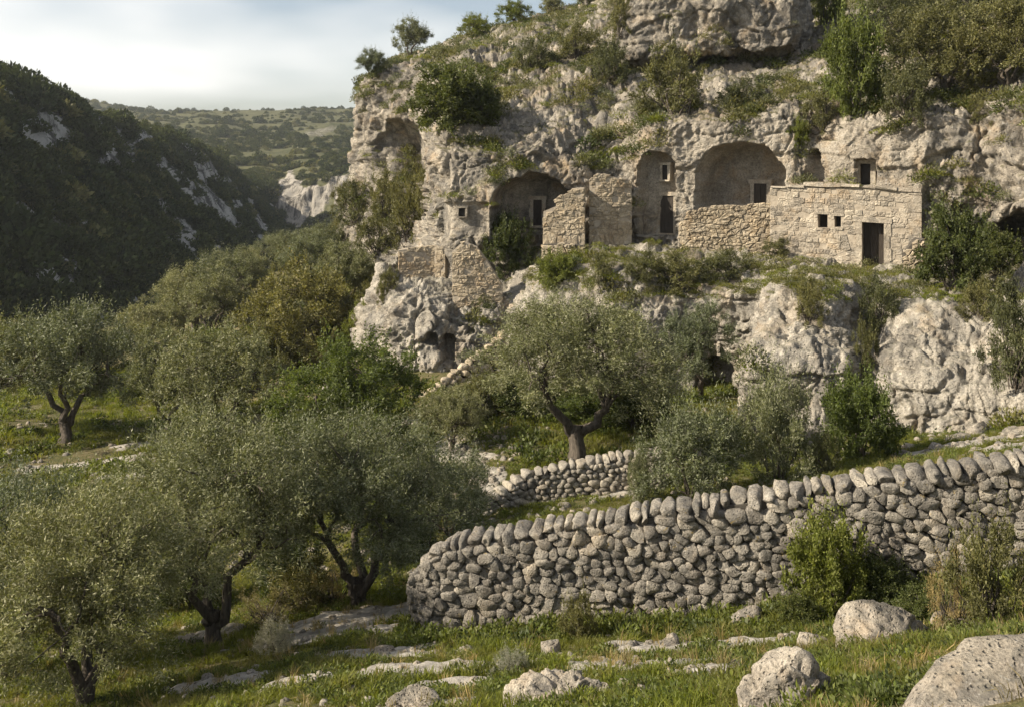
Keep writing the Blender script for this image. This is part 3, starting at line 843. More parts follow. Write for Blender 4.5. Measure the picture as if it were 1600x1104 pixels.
def stone_wall(name, label, cat, nodes, cell, thick, mats, coping=None, gap=0.012, depth=0.16, sub=2, seed=1, rough=0.08, box=0.62, openings=(), big=0.18,
               group=None, back=0.10, proud=0.0, cope_sub=3, rnd=2, sink=0.12, flat_rows=1.0, drop=0.0, zp=0.8, skip=0.0, cut=False, facets=0):
    """Wall of fitted stones on a rubble core. openings: (s0, s1, h0, h1) in wall metres above the base line."""
    rng = np.random.default_rng(seed)
    W = WallLine(nodes)
    x0, y0 = W.at(W.L / 2)
    root = thing(name, label, cat, (x0, y0, float(W.base(W.L / 2))), group)
    root['kind'] = 'thing'
    ro = np.array(root.location)
    cw, ch = cell
    ys, seeds = -sink, []
    hmax = float(np.max(W.zt - W.zb)) + 0.3
    row = 0
    while ys < hmax:
        rh = ch * rng.uniform(0.75, 1.3)
        s = rng.uniform(-cw, 0)
        while s < W.L + cw:
            w = cw * (rng.uniform(0.5, 1.0) if rng.random() > big else rng.uniform(1.3, 1.9))
            seeds.append((s + w / 2, ys + rh / 2 + rng.uniform(-0.28, 0.28) * rh * flat_rows))
            s += w
        ys += rh; row += 1
    seeds = np.array(seeds)
    seeds = seeds[rng.random(len(seeds)) > drop]
    asp = cw / ch
    A = seeds * np.array([1, asp])
    stones = []
    for i, (sx, sy) in enumerate(seeds):
        if not (-0.02 < sx < W.L + 0.02): continue
        H = float(W.top(sx) - W.base(sx)) - (coping[1] * 0.85 if coping else 0)
        if sy > H + 0.02: continue
        if any(a < sx < b and c < sy < d for a, b, c, d in openings): continue
        d = np.hypot(*(A - A[i]).T)
        poly = [(sx - cw * 2, sy - ch * 2), (sx + cw * 2, sy - ch * 2), (sx + cw * 2, sy + ch * 2), (sx - cw * 2, sy + ch * 2)]
        for j in np.argsort(d)[1:16]:
            ax, ay = A[i]; bx, by = A[j]
            # plane half-way in the stretched metric
            nx, ny = bx - ax, by - ay
            cc = (bx * bx + by * by - ax * ax - ay * ay) / 2
            poly = clip_poly(poly, nx, ny * asp, cc)
            if len(poly) < 3: break
        if len(poly) < 3: continue
        poly = clip_poly(poly, -1, 0, 0); poly = clip_poly(poly, 1, 0, W.L)
        sl = float((W.top(min(W.L, sx + .3)) - W.base(min(W.L, sx + .3)) - W.top(max(0, sx - .3)) + W.base(max(0, sx - .3))) / max(0.1, min(W.L, sx + .3) - max(0, sx - .3)))
        poly = clip_poly(poly, -sl, 1, H - sl * sx + 0.02)
        for a, b, c, dd in openings:
            if sx <= a and c - ch < sy < dd + ch: poly = clip_poly(poly, 1, 0, a)
            elif sx >= b and c - ch < sy < dd + ch: poly = clip_poly(poly, -1, 0, -b)
            elif sy >= dd and a - cw < sx < b + cw: poly = clip_poly(poly, 0, -1, -dd)
            elif sy <= c and a - cw < sx < b + cw: poly = clip_poly(poly, 0, 1, c)
        if len(poly) < 3: continue
        pa = np.array(poly)
        cx, cy = pa.mean(0)
        ext = pa.max(0) - pa.min(0)
        if ext.min() < min(cw, ch) * 0.22: continue
        stones.append((ext[0] * ext[1], cx, cy, poly))
    stones.sort(key=lambda t: -t[0])
    left_over = []
    n_made = 0
    cope = []
    if coping:
        s = 0.0
        while s < W.L - 0.05:
            w = coping[0] * rng.uniform(0.55, 1.35)
            cope.append((s, min(w, W.L - s + 0.1)))
            s += w
    for k, (area, cx, cy, poly) in enumerate(stones):
        if rng.random() < skip: continue
        dp = depth * rng.uniform(0.8, 1.2)
        v, f = cut_stone(poly, cx, cy, dp, gap, rng, rough) if cut else stone_shape(poly, cx, cy, dp, gap, sub, rng, rough, box, rnd, zp, facets)
        if v is None: continue
        d = W.dirn(cx); x, y = W.at(cx); nrm = np.array([d[1], -d[0]])
        zc = float(W.base(cx)) + cy
        out = proud + rng.uniform(-0.03, 0.03) * (depth / 0.16) - depth * 0.35
        wv = np.stack([v[:, 0] * d[0] + v[:, 2] * nrm[0], v[:, 0] * d[1] + v[:, 2] * nrm[1], v[:, 1]], 1)
        loc = np.array([x + nrm[0] * out, y + nrm[1] * out, zc])
        if n_made + len(cope) < 298:
            link('stone', mesh_np('stone', wv, f, mats[0], not cut), root, tuple(loc - ro))
            n_made += 1
        else:
            left_over.append((wv + loc - ro, f))
    for (s, w) in cope:
        v, f = ICO[cope_sub]
        hh = coping[1] * rng.uniform(0.85, 1.45)
        sc_ = np.array([w * 0.53, thick * rng.uniform(0.5, 0.62), hh * 0.56])
        vv = np.sign(v) * np.abs(v) ** 0.68 * sc_
        off = rng.uniform(-50, 50, 3)
        vv = vv * (1 + 0.42 * fbm(v * 1.1 + off, 3, 2) + 0.16 * fbm(v * 3.5 + off, 3, 3))[:, None]
        vv = facet(vv, rng, 7, 0.66, 0.9)
        a = rng.uniform(-0.3, 0.3); ca, sa = math.cos(a), math.sin(a)
        vv = np.stack([vv[:, 0] * ca - vv[:, 2] * sa, vv[:, 1], vv[:, 0] * sa + vv[:, 2] * ca], 1)
        c = min(W.L, s + w / 2); d = W.dirn(c); x, y = W.at(c); nrm = np.array([d[1], -d[0]])
        wv = np.stack([vv[:, 0] * d[0] + vv[:, 1] * nrm[0], vv[:, 0] * d[1] + vv[:, 1] * nrm[1], vv[:, 2]], 1)
        o_ = rng.uniform(-0.05, 0.05) - thick * 0.42
        loc = np.array([x + nrm[0] * o_, y + nrm[1] * o_, float(W.top(c)) - hh * 0.45])
        link('coping_stone', mesh_np('coping_stone', wv, f, mats[0], True), root, tuple(loc - ro))
    if left_over:
        nv = 0; vs, fs = [], []
        for v, f in left_over: vs.append(v); fs.append(f + nv); nv += len(v)
        link('small_stones', mesh_np('small_stones', np.concatenate(vs), np.concatenate(fs), mats[0], not cut), root, kind='stuff')
    # core, with real openings
    mb = MB()
    sb = sorted(set([0.03, W.L - 0.03] + [v for o in openings for v in o[:2]] + [float(t) for t in W.s[1:-1]] + list(np.arange(0.5, W.L - 0.3, 0.7))))
    def pt(s, h, t):
        d = W.dirn(s); x, y = W.at(s)
        return np.array([x - (-d[1]) * 0 + d[1] * -t, y + d[0] * t, float(W.base(s)) + h]) - ro
    cut = coping[1] * 0.7 if coping else 0.03
    for a, b in zip(sb[:-1], sb[1:]):
        m = (a + b) / 2
        H = lambda s: float(W.top(s) - W.base(s)) - cut
        spans = [(-0.5, None)]
        for (o0, o1, h0, h1) in openings:
            if o0 <= m <= o1:
                new = []
                for (p, q) in spans:
                    qq = 1e9 if q is None else q
                    if h0 > p: new.append((p, h0))
                    if h1 < qq: new.append((h1, q))
                spans = new
        for (p, q) in spans:
            qa, qb = (H(a), H(b)) if q is None else (q, q)
            if qa <= p and qb <= p: continue
            f0, f1 = back, thick
            mb.quad(pt(a, p, f0), pt(b, p, f0), pt(b, qb, f0), pt(a, qa, f0))
            mb.quad(pt(b, p, f1), pt(a, p, f1), pt(a, qa, f1), pt(b, qb, f1))
            mb.quad(pt(a, qa, f0), pt(b, qb, f0), pt(b, qb, f1), pt(a, qa, f1))
            mb.quad(pt(a, p, f1), pt(b, p, f1), pt(b, p, f0), pt(a, p, f0))
            mb.quad(pt(a, p, f1), pt(a, p, f0), pt(a, qa, f0), pt(a, qa, f1))
            mb.quad(pt(b, p, f0), pt(b, p, f1), pt(b, qb, f1), pt(b, qb, f0))
    link('core', mb.mesh('core', mats[1]), root)
    return root, W

# foreground wall (corner at the left end turns back into the terrace)
front_nodes = [(716,838,905,19.4),(672,868,965,17.0),(644,896,992,16.1),(668,862,997,15.85),(712,846,1000,15.75),(800,832,1000,15.6),(900,815,990,15.4),(1000,800,978,15.2),(1100,785,966,15.0),
               (1200,770,958,14.8),(1300,756,946,14.6),(1400,741,934,14.4),(1500,727,922,14.2),(1600,714,910,14.0),(1720,698,898,13.7)]
front_wall, FW = stone_wall('dry_stone_wall', 'long grey dry-stone field wall with rounded coping crossing the foreground', 'stone wall', front_nodes,
    (0.20, 0.13), 0.62, (M['wall'], M['gap']), coping=(0.205, 0.175), gap=-0.008, depth=0.135, sub=3, seed=11, rough=0.2, box=0.2, sink=0.25, big=0.25, rnd=1, drop=0.2, back=0.035, zp=0.5, facets=6)
mid_nodes = [(720,832,850,22.6),(745,808,836,23.2),(775,774,815,23.6),(830,738,796,24),(880,727,793,24),(940,716,790,24.0),(990,708,788,24.0),(1040,702,786,23.8)]
stone_wall('terrace_wall', 'low pale dry-stone terrace wall below the big forked olive tree', 'stone wall', mid_nodes,
    (0.19, 0.12), 0.5, (M['pale_wall'], M['gap']), coping=(0.22, 0.15), gap=-0.004, depth=0.10, sub=2, seed=5, rough=0.17, cope_sub=3, box=0.3, rnd=1, drop=0.1, back=0.03, zp=0.6, facets=5)
ramp_nodes = [(655,622,640,36.0),(690,600,622,36.6),(720,575,604,37.3),(750,552,580,37.9),(792,516,548,38.5)]
stone_wall('ramp_wall', 'rough stone ramp climbing beside the rock spur', 'stone wall', ramp_nodes, (0.36, 0.22), 0.4, (M['ruin'], M['gap']), coping=(0.34, 0.24), gap=0.0, depth=0.18,
    sub=2, seed=8, rough=0.2, box=0.4, rnd=1, drop=0.1)

# walls and ruins at the dwellings
stone_wall('rubble_wall', 'rubble stone wall closing the foot of the largest cave arch', 'stone wall',
    [(1060,352,386,42.2),(1075,330,388,42.0),(1110,322,390,41.8),(1160,320,394,41.5),(1215,316,400,41.1)], (0.28, 0.17), 0.5, (M['ruin'], M['gap']), gap=0.006, depth=0.085, sub=2, seed=21, rough=0.1, back=0.02, drop=0.1, cut=True)
stone_wall('ruined_wall', 'stepped ruined stub wall in front of the left cave', 'ruin',
    [(848,330,370,42.4),(868,322,370,42.3),(872,306,370,42.3),(888,302,369,42.2),(893,294,369,42.2),(914,292,368,42.1)], (0.32, 0.2), 0.6, (M['ruin'], M['mortar']), gap=0.006, depth=0.07, sub=2, zp=0.45, skip=0.05, drop=0.1, seed=22, rough=0.09, box=0.14, back=0.0, rnd=0, cut=True)
stone_wall('ruined_wall', 'tall broken masonry pier between the left cave and the small arch', 'ruin',
    [(920,282,370,42.6),(934,270,370,42.5),(962,276,370,42.5),(988,284,370,42.6)], (0.30, 0.19), 0.9, (M['ruin'], M['mortar']), gap=0.006, depth=0.07, sub=2, zp=0.45, skip=0.05, drop=0.1, seed=23, rough=0.09, box=0.14, back=0.0, rnd=0, cut=True)
stone_wall('ruined_wall', 'brown ruined wall standing on top of the rock spur', 'ruin',
    [(622,390,446,43.4),(650,387,446,43.5),(676,384,444,43.6),(696,388,442,43.4)], (0.34, 0.2), 0.5, (M['ruin'], M['mortar']), gap=0.006, depth=0.07, sub=2, zp=0.45, skip=0.05, drop=0.1, seed=24, flat_rows=0.4, rough=0.09, box=0.14, back=0.0, rnd=0, cut=True)
stone_wall('retaining_wall', 'patched masonry retaining wall under the left cave', 'stone wall',
    [(706,392,512,40.7),(722,378,514,40.6),(745,386,512,40.6),(764,412,508,40.6),(786,448,505,40.6)], (0.30, 0.18), 0.7, (M['ruin'], M['mortar']), gap=0.006, depth=0.07, sub=2, zp=0.45, skip=0.05, drop=0.1, seed=25, rough=0.09, box=0.14, back=0.0, rnd=0, cut=True)
stone_wall('retaining_wall', 'low dry-stone step wall beside the dark round bush', 'stone wall',
    [(846,382,420,41.2),(880,380,418,41.0),(915,384,412,41.0)], (0.32, 0.19), 0.6, (M['ruin'], M['gap']), gap=0.006, depth=0.1, sub=2, seed=26, rough=0.12, back=0.02, drop=0.1, cut=True)
stone_wall('rubble_wall', 'tumbled grey rubble wall at the right corner of the stone house', 'stone wall',
    [(1408,398,440,37.0),(1425,380,444,36.8),(1446,372,446,36.8),(1464,380,448,37.0)], (0.32, 0.2), 0.7, (M['ruin'], M['gap']), gap=0.006, depth=0.1, sub=2, seed=27, rough=0.14, back=0.02, drop=0.1, cut=True)

# the stone house: facade of fitted ashlar and rubble, flush with its mortar
house_nodes = [(1203,294,404,41.0),(1260,290,409,40.35),(1320,291,413,39.6),(1380,295,418,38.95),(1440,299,424,38.3)]
HW = WallLine(house_nodes)
def s_at(px):
    ss = np.linspace(0, HW.L, 600); x, y = HW.at(ss)
    return float(np.interp(px, CX + F * x / y, ss))
def h_at(px, py):
    s = s_at(px); x, y = HW.at(s)
    return (HY - py) / F * float(y) - float(HW.base(s))
ops = [(s_at(1347), s_at(1381), -0.2, h_at(1364, 348)), (s_at(1278), s_at(1293), h_at(1285, 356), h_at(1285, 335)), (s_at(1304), s_at(1314), h_at(1309, 355), h_at(1309, 338))]
house, _ = stone_wall('stone_house', 'small pale stone house built against the cliff with a dark doorway', 'stone house', house_nodes, (0.36, 0.2), 0.55, (M['facade'], M['mortar']),
    gap=0.005, depth=0.05, sub=3, seed=31, rough=0.06, box=0.14, openings=ops, back=-0.004, flat_rows=0.3, rnd=1, zp=0.42, skip=0.1, drop=0.06, cut=True)
hl = np.array(house.location)
def hp(s, h, out):
    d = HW.dirn(s); x, y = HW.at(s)
    return np.array([x + d[1] * out, y - d[0] * out, float(HW.base(s)) + h]) - hl
hr = np.random.default_rng(3)
def house_box(nm, s0, s1, h0, h1, o0, o1, mat, jit=0.012):
    mb = MB()
    a = hp(s0, h0, o0)
    n = 3
    # small bevelled block: three slightly different slices
    mb.box(a, hp(s1, h0, o0) - a, hp(s0, h0, o1) - a, np.array([0, 0, h1 - h0]), jit, hr)
    return link(nm, mb.mesh(nm, mat), house)
d0, d1, _, dh = ops[0]
hb = -0.2
house_box('lintel', d0 - 0.34, d1 + 0.30, dh, dh + 0.22, -0.2, 0.06, M['facade'])
for k in range(4):
    z0, z1 = hb + (dh - hb) * k / 4, hb + (dh - hb) * (k + 1) / 4 - 0.012
    house_box('jamb_stone', d0 - 0.22 - 0.06 * (k % 2), d0 - 0.002, z0, z1, -0.25, 0.05, M['facade'])
    house_box('jamb_stone', d1 + 0.002, d1 + 0.22 + 0.06 * (k % 2), z0, z1, -0.25, 0.05, M['facade'])
house_box('doorstep', d0 - 0.4, d1 + 0.4, hb - 0.12, hb + 0.10, -0.1, 0.45, M['facade'], 0.03)
dl = house_box('door', d0 + 0.01, d1 - 0.01, hb, dh - 0.01, -0.50, -0.45, M['wood'], 0.0)
for k in range(3):
    s0 = d0 + 0.02 + (d1 - d0 - 0.04) * k / 3
    mb = MB(); a = hp(s0, hb, -0.449)
    mb.box(a, hp(s0 + (d1 - d0 - 0.04) / 3 - 0.012, hb, -0.449) - a, hp(s0, hb, -0.425) - a, np.array([0, 0, dh - hb - 0.03]))
    link('plank', mb.mesh('plank', M['wood']), dl)
for (s0, s1, h0, h1) in ops[1:]:
    house_box('window_shade_panel', s0 - 0.02, s1 + 0.02, h0 - 0.02, h1 + 0.02, -0.56, -0.46, M['dark'], 0.0)  # dark panel closing the window, its colour gives the interior shade
    house_box('window_lintel', s0 - 0.12, s1 + 0.12, h1 + 0.002, h1 + 0.12, -0.2, 0.045, M['facade'])
    house_box('window_sill', s0 - 0.08, s1 + 0.08, h0 - 0.11, h0 - 0.002, -0.2, 0.05, M['facade'])
s = 0.05
while s < HW.L - 0.1:
    w = min(hr.uniform(0.5, 0.95), HW.L - s)
    Ht = float(HW.top(s + w / 2) - HW.base(s + w / 2))
    house_box('coping_slab', s, s + w - 0.015, Ht - 0.03, Ht + hr.uniform(0.03, 0.12), -0.6, hr.uniform(0.06, 0.13), M['facade'], 0.03)
    s += w
# flat roof strip and the right-hand return wall with its quoins
mb = MB()
a = hp(0.1, float(HW.top(0.1) - HW.base(0.1)) - 0.14, -0.3); e = hp(HW.L - 0.04, float(HW.top(HW.L) - HW.base(HW.L)) - 0.14, -0.3)
back = np.array([HW.dirn(2)[1] * -2.4, HW.dirn(2)[0] * 2.4, 0])
mb.quad(a, e, e + back, a + back)
link('roof', mb.mesh('roof', M['mortar']), house)
Hh = float(HW.top(HW.L) - HW.base(HW.L)) - 0.03
mb = MB(); a = hp(HW.L - 0.56, -0.6, -0.5)
mb.box(a, hp(HW.L - 0.09, -0.6, -0.5) - a, back, np.array([0, 0, Hh + 0.55]))
link('return_core', mb.mesh('return_core', M['mortar']), house)
dd = HW.dirn(HW.L - 0.3); nn = np.array([dd[1], -dd[0]])
z = -0.2; k = 0
while z < Hh - 0.12:                     # courses of the return wall and the corner quoins
    ch = hr.uniform(0.24, 0.36); ch = min(ch, Hh - z)
    q = 0.46 if k % 2 else 0.30
    house_box('quoin', HW.L - (0.34 if k % 2 else 0.5), HW.L + 0.02, z, z + ch - 0.012, -0.12 - q, 0.05, M['facade'])
    o = 0.12 + q + 0.01
    while o < 2.2:
        w = hr.uniform(0.3, 0.6)
        mb = MB(); a = hp(HW.L - 0.2, z, -o)
        mb.box(a, np.array([dd[0], dd[1], 0]) * (0.2 + hr.uniform(-0.02, 0.03)), np.array([-nn[0], -nn[1], 0]) * (w - 0.012), np.array([0, 0, ch - 0.012]), 0.014, hr)
        link('stone', mb.mesh('stone', M['facade']), house)
        o += w
    z += ch; k += 1

# ------------------------------------------------------------------ doorways and windows cut into the cave walls
def opening(name, label, cat, px0, px1, py0, py1, face, leaf=True, jw=0.16, deep=0.42, sill=False, mat=None, only=(0,)):
    """Framed opening standing on the rock wall: jambs, lintel, dark inner leaf. face: outward horizontal direction of that wall."""
    p, _ = hit((px0 + px1) / 2, (py0 + py1) / 2, only)
    Y = p[1]
    f = np.array([face[0], face[1], 0.0]); f /= np.linalg.norm(f)
    u = np.array([-f[1], f[0], 0.0])                    # to the right as seen from outside
    if u[0] < 0: u = -u
    c = P((px0 + px1) / 2, py1, Y) + f * 0.2
    hgt = (py1 - py0) / F * Y
    # width across the wall from the two sight lines
    w = (px1 - px0) / F * Y / max(0.35, u[0] - u[1] * (((px0 + px1) / 2 - CX) / F))
    root = thing(name, label, cat, tuple(c))
    root['kind'] = 'thing'
    mat = mat or M['facade']
    rg = np.random.default_rng(int(px0))
    def bx(nm, u0, u1, z0, z1, o0, o1, m, j=0.008, par=root):
        mb = MB(); a = u * u0 + f * o0 + np.array([0, 0, z0])
        mb.box(a, u * (u1 - u0), f * (o1 - o0), np.array([0, 0, z1 - z0]), j, rg)
        return link(nm, mb.mesh(nm, m), par)
    h2 = w / 2
    n = 3 if hgt > 1.2 else 1
    for sgn in (-1, 1):
        for k in range(n):
            a, b = hgt * k / n, hgt * (k + 1) / n - 0.008
            e = jw * (1 + 0.25 * ((k + (sgn > 0)) % 2))
            if sgn < 0: bx('jamb_stone', -h2 - e, -h2, a, b, -deep, rg.uniform(0.0, 0.03), mat)
            else: bx('jamb_stone', h2, h2 + e, a, b, -deep, rg.uniform(0.0, 0.03), mat)
    bx('lintel', -h2 - jw * 1.5, h2 + jw * 1.5, hgt, hgt + jw * 1.1, -deep, 0.035, mat)
    if sill: bx('sill', -h2 - jw, h2 + jw, -jw * 0.7, -0.003, -deep, 0.05, mat)
    else: bx('threshold', -h2 - jw, h2 + jw, -0.12, -0.003, -deep, 0.06, mat)
    if leaf:
        d = bx('door', -h2, h2, 0, hgt, -0.08, -0.05, M['wood'], 0)
        k = max(2, int(w / 0.2))
        for i in range(k):
            bx('plank', -h2 + w * i / k + 0.006, -h2 + w * (i + 1) / k - 0.006, 0.01, hgt - 0.02, -0.049, -0.03, M['wood'], 0.002, d)
    else:
        bx('shade_panel', -h2, h2, 0, hgt, -0.09, -0.07, M['dark'], 0)  # near-black panel, interior shade put into its colour
    return root

fr, fl = (-0.55, -0.84), (-0.14, -0.99)
opening('doorway', 'dark wooden door in the narrow arched cave', 'doorway', 1034, 1055, 306, 364, fr)
opening('window_opening', 'small black window high in the narrow arched cave', 'window', 1037, 1046, 258, 281, fr, leaf=False, jw=0.1, sill=True)
opening('doorway', 'dark doorway in the back wall of the largest cave arch', 'doorway', 1180, 1200, 287, 322, fr)
opening('doorway', 'tall thin black doorway at the back of the left cave', 'doorway', 834, 847, 312, 352, fl)
opening('window_opening', 'small square window in the cut wall left of the cave', 'window', 718, 728, 325, 338, fl, leaf=False, jw=0.08, sill=True)
opening('window_opening', 'square deep window cut in the rock above the stone house', 'window', 1346, 1362, 256, 289, fr, leaf=False, jw=0.16, sill=True)

# ------------------------------------------------------------------ trunks and crowns
def tube_path(pts, rad, sides, rng, gnarl=0.12):
    pts = np.array(pts, float); n = len(pts)
    d = np.gradient(pts, axis=0); d /= np.linalg.norm(d, axis=1, keepdims=True) + 1e-9
    a = np.cross(d, np.array([0.31, 0.87, 0.38])); a /= np.linalg.norm(a, axis=1, keepdims=True) + 1e-9
    b = np.cross(d, a)
    th = np.linspace(0, 2 * math.pi, sides, endpoint=False)
    lob = 1 + gnarl * np.sin(th * 3 + rng.uniform(0, 6)) + gnarl * 0.6 * np.sin(th * 5 + rng.uniform(0, 6))
    v = []
    for i in range(n):
        rr = rad[i] * lob * (1 + rng.uniform(-gnarl, gnarl, sides) * 0.6)
        v.append(pts[i] + np.outer(np.cos(th) * rr, a[i]) + np.outer(np.sin(th) * rr, b[i]))
    v = np.concatenate(v)
    f = [(i * sides + k, i * sides + (k + 1) % sides, (i + 1) * sides + (k + 1) % sides, (i + 1) * sides + k) for i in range(n - 1) for k in range(sides)]
    return v, np.array(f)

def bent(a, b, n, rng, wob, sag=0.0):
    a, b = np.array(a, float), np.array(b, float)
    t = np.linspace(0, 1, n)[:, None]
    L = np.linalg.norm(b - a)
    o = rng.normal(0, wob * L, (n, 3)) * np.sin(t * math.pi) + np.outer(np.sin(t[:, 0] * math.pi) * sag * L, [0, 0, 1])
    return a + (b - a) * t + o

def leaves(pos, dirs, L, W, rng):
    """One rhombic leaf per row."""
    n = len(pos)
    d = dirs / (np.linalg.norm(dirs, axis=1, keepdims=True) + 1e-9)
    s = np.cross(d, rng.normal(0, 1, (n, 3))); s /= np.linalg.norm(s, axis=1, keepdims=True) + 1e-9
    L = (L * rng.uniform(0.65, 1.3, n))[:, None]; W = (W * rng.uniform(0.7, 1.25, n))[:, None]
    v = np.stack([pos, pos + d * L * 0.45 + s * W * 0.5, pos + d * L, pos + d * L * 0.45 - s * W * 0.5], 1).reshape(-1, 3)
    return v, np.arange(n * 4).reshape(n, 4)

def crown(lobes, n_twig, per, twig, L, W, rng, up=0.35, shell=0.55, gaps=0.35, shoots=0.0):
    """lobes: (centre, radii, weight). Twigs through each lobe, denser to the outside and broken by gaps; leaves along each twig."""
    wts = np.array([l[2] for l in lobes], float); wts /= wts.sum()
    k = 20
    ns = int(n_twig / k * 1.9)
    which = rng.choice(len(lobes), ns, p=wts)
    c = np.array([l[0] for l in lobes])[which]; r = np.array([l[1] for l in lobes])[which]
    u = rng.normal(0, 1, (ns, 3)); u /= np.linalg.norm(u, axis=1, keepdims=True)
    rad = (shell ** 3 + (1 - shell ** 3) * rng.random(ns)) ** (1 / 3) * rng.uniform(0.8, 1.12, ns)
    rad = np.where(rng.random(ns) < 0.2, rng.random(ns) ** 0.5, rad)
    p = c + u * r * rad[:, None]
    sc = float(np.mean(r))
    keep = (fbm(p / (sc * 0.6), 3, int(rng.integers(99))) > -0.22 + gaps * 0.55) & (p[:, 2] > 0.05)
    p, u = p[keep][:n_twig // k], u[keep][:n_twig // k]
    ns = len(p)
    sd = u * 0.8 + rng.normal(0, 0.42, (ns, 3)) + np.array([0, 0, up])
    sd /= np.linalg.norm(sd, axis=1, keepdims=True)
    # each spray: a bunch of twigs along its own axis
    t0 = rng.random((ns, k)); sl = sc * 0.42 * rng.uniform(0.6, 1.4, ns)
    wid = sc * 0.10 * (1.15 - 0.6 * t0)
    pp = p[:, None] + sd[:, None] * (t0 * sl[:, None])[:, :, None] + rng.normal(0, 1, (ns, k, 3)) * wid[:, :, None]
    n = ns * k
    td = np.repeat(sd, k, 0) + rng.normal(0, 0.40, (n, 3)); u = np.repeat(u, k, 0)
    td /= np.linalg.norm(td, axis=1, keepdims=True)
    spray_tone = np.repeat(rng.normal(0, 0.13, ns), k)
    axes = p
    p = pp.reshape(-1, 3)
    tl = twig * rng.uniform(0.6, 1.3, n)
    if shoots:
        sh = (rng.random(n) < shoots) & (u[:, 2] > 0.15)
        td[sh] = td[sh] * 0.3 + np.array([0, 0, 1.0]); tl[sh] *= 2.0
    t = (np.arange(per) + 0.5) / per
    pos = p[:, None] + td[:, None] * (tl[:, None] * t[None])[:, :, None]
    pos = pos.reshape(-1, 3) + rng.normal(0, twig * 0.07, (n * per, 3))
    dirs = np.repeat(td, per, 0) * 0.7 + rng.normal(0, 0.62, (n * per, 3))
    v, f = leaves(pos, dirs, L, W, rng)
    tone = np.clip(np.repeat(rng.normal(0.45, 0.12, n) + spray_tone, per) + rng.normal(0, 0.16, n * per), 0, 1)
    return v, f, tone, p

def tree_meshes(name, seed, Rr, H, n_twig, per, L, W, leaf_mat, twig=0.3, fork=0.22, limbs=3, lobes_n=10, gaps=0.35, shoots=0.12, trunk_r=0.13, flat=0.8, low=0.32, up=0.35, twigs_wood=60, lean=0.0, lobe_size=0.44):
    rng = np.random.default_rng(seed)
    lobes = []
    zc = H * (low + 1) / 2
    for k in range(lobes_n):
        a = k * 2.399 + rng.uniform(-0.4, 0.4)
        q = math.sqrt((k + 0.6) / lobes_n)
        zz = low * H + (H * (1 - low)) * (0.30 + 0.48 * (1 - q * q) + rng.uniform(-0.12, 0.12))
        s = rng.uniform(0.65, 1.25)
        lobes.append((np.array([math.cos(a) * Rr * 0.68 * q + lean * zz, math.sin(a) * Rr * 0.66 * q, zz]), np.array([Rr * lobe_size, Rr * lobe_size, Rr * lobe_size * flat]) * s, s ** 2))
    v, f, tone, p = crown(lobes, n_twig, per, twig, L, W, rng, up, 0.55, gaps, shoots)
    cm = mesh_np(name + '_crown', v, f, leaf_mat, False, face_attr={'tone': tone})
    vs, fs, nv = [], [], 0
    def add(pts, rad, sides, g=0.12):
        nonlocal nv
        a, b = tube_path(pts, rad, sides, rng, g); vs.append(a); fs.append(b + nv); nv += len(a)
    hz = fork * H
    base = np.array([0, 0, -0.25]); fk = np.array([rng.uniform(-.05, .05) * H + lean * hz, rng.uniform(-.05, .05) * H, hz])
    add(bent(base, fk, 7, rng, 0.03), trunk_r * np.array([1.9, 1.35, 1.12, 1.0, 0.95, 0.97, 0.9]), 12, 0.16)
    ends = []
    order = sorted(range(len(lobes)), key=lambda i: -lobes[i][2])
    for k in range(limbs):
        a = k * 2 * math.pi / limbs + rng.uniform(-0.4, 0.4)
        e = np.array([math.cos(a) * Rr * 0.42 + lean * H * .6, math.sin(a) * Rr * 0.42, H * rng.uniform(0.5, 0.62)])
        pth = bent(fk - np.array([0, 0, 0.08 * H]), e, 8, rng, 0.05, -0.05)
        add(pth, trunk_r * np.linspace(0.72, 0.3, 8), 9, 0.12)
        ends.append(pth)
    for c, r, w in lobes:
        pth = min(ends, key=lambda q: np.linalg.norm(q[-1] - c))
        add(bent(pth[rng.integers(4, 8)], c + rng.normal(0, .1, 3) * Rr * .3, 6, rng, 0.06, 0.04), trunk_r * np.linspace(0.32, 0.08, 6), 6, 0.08)
    for k in range(min(twigs_wood, len(p))):
        q = p[rng.integers(len(p))]
        c, r, w = min(lobes, key=lambda l: np.linalg.norm(l[0] - q))
        add(bent(c, q, 4, rng, 0.07), trunk_r * np.array([0.12, 0.09, 0.07, 0.04]), 4, 0.0)
    tm = mesh_np(name + '_trunk', np.concatenate(vs), np.concatenate(fs), M['bark'], True)
    return tm, cm

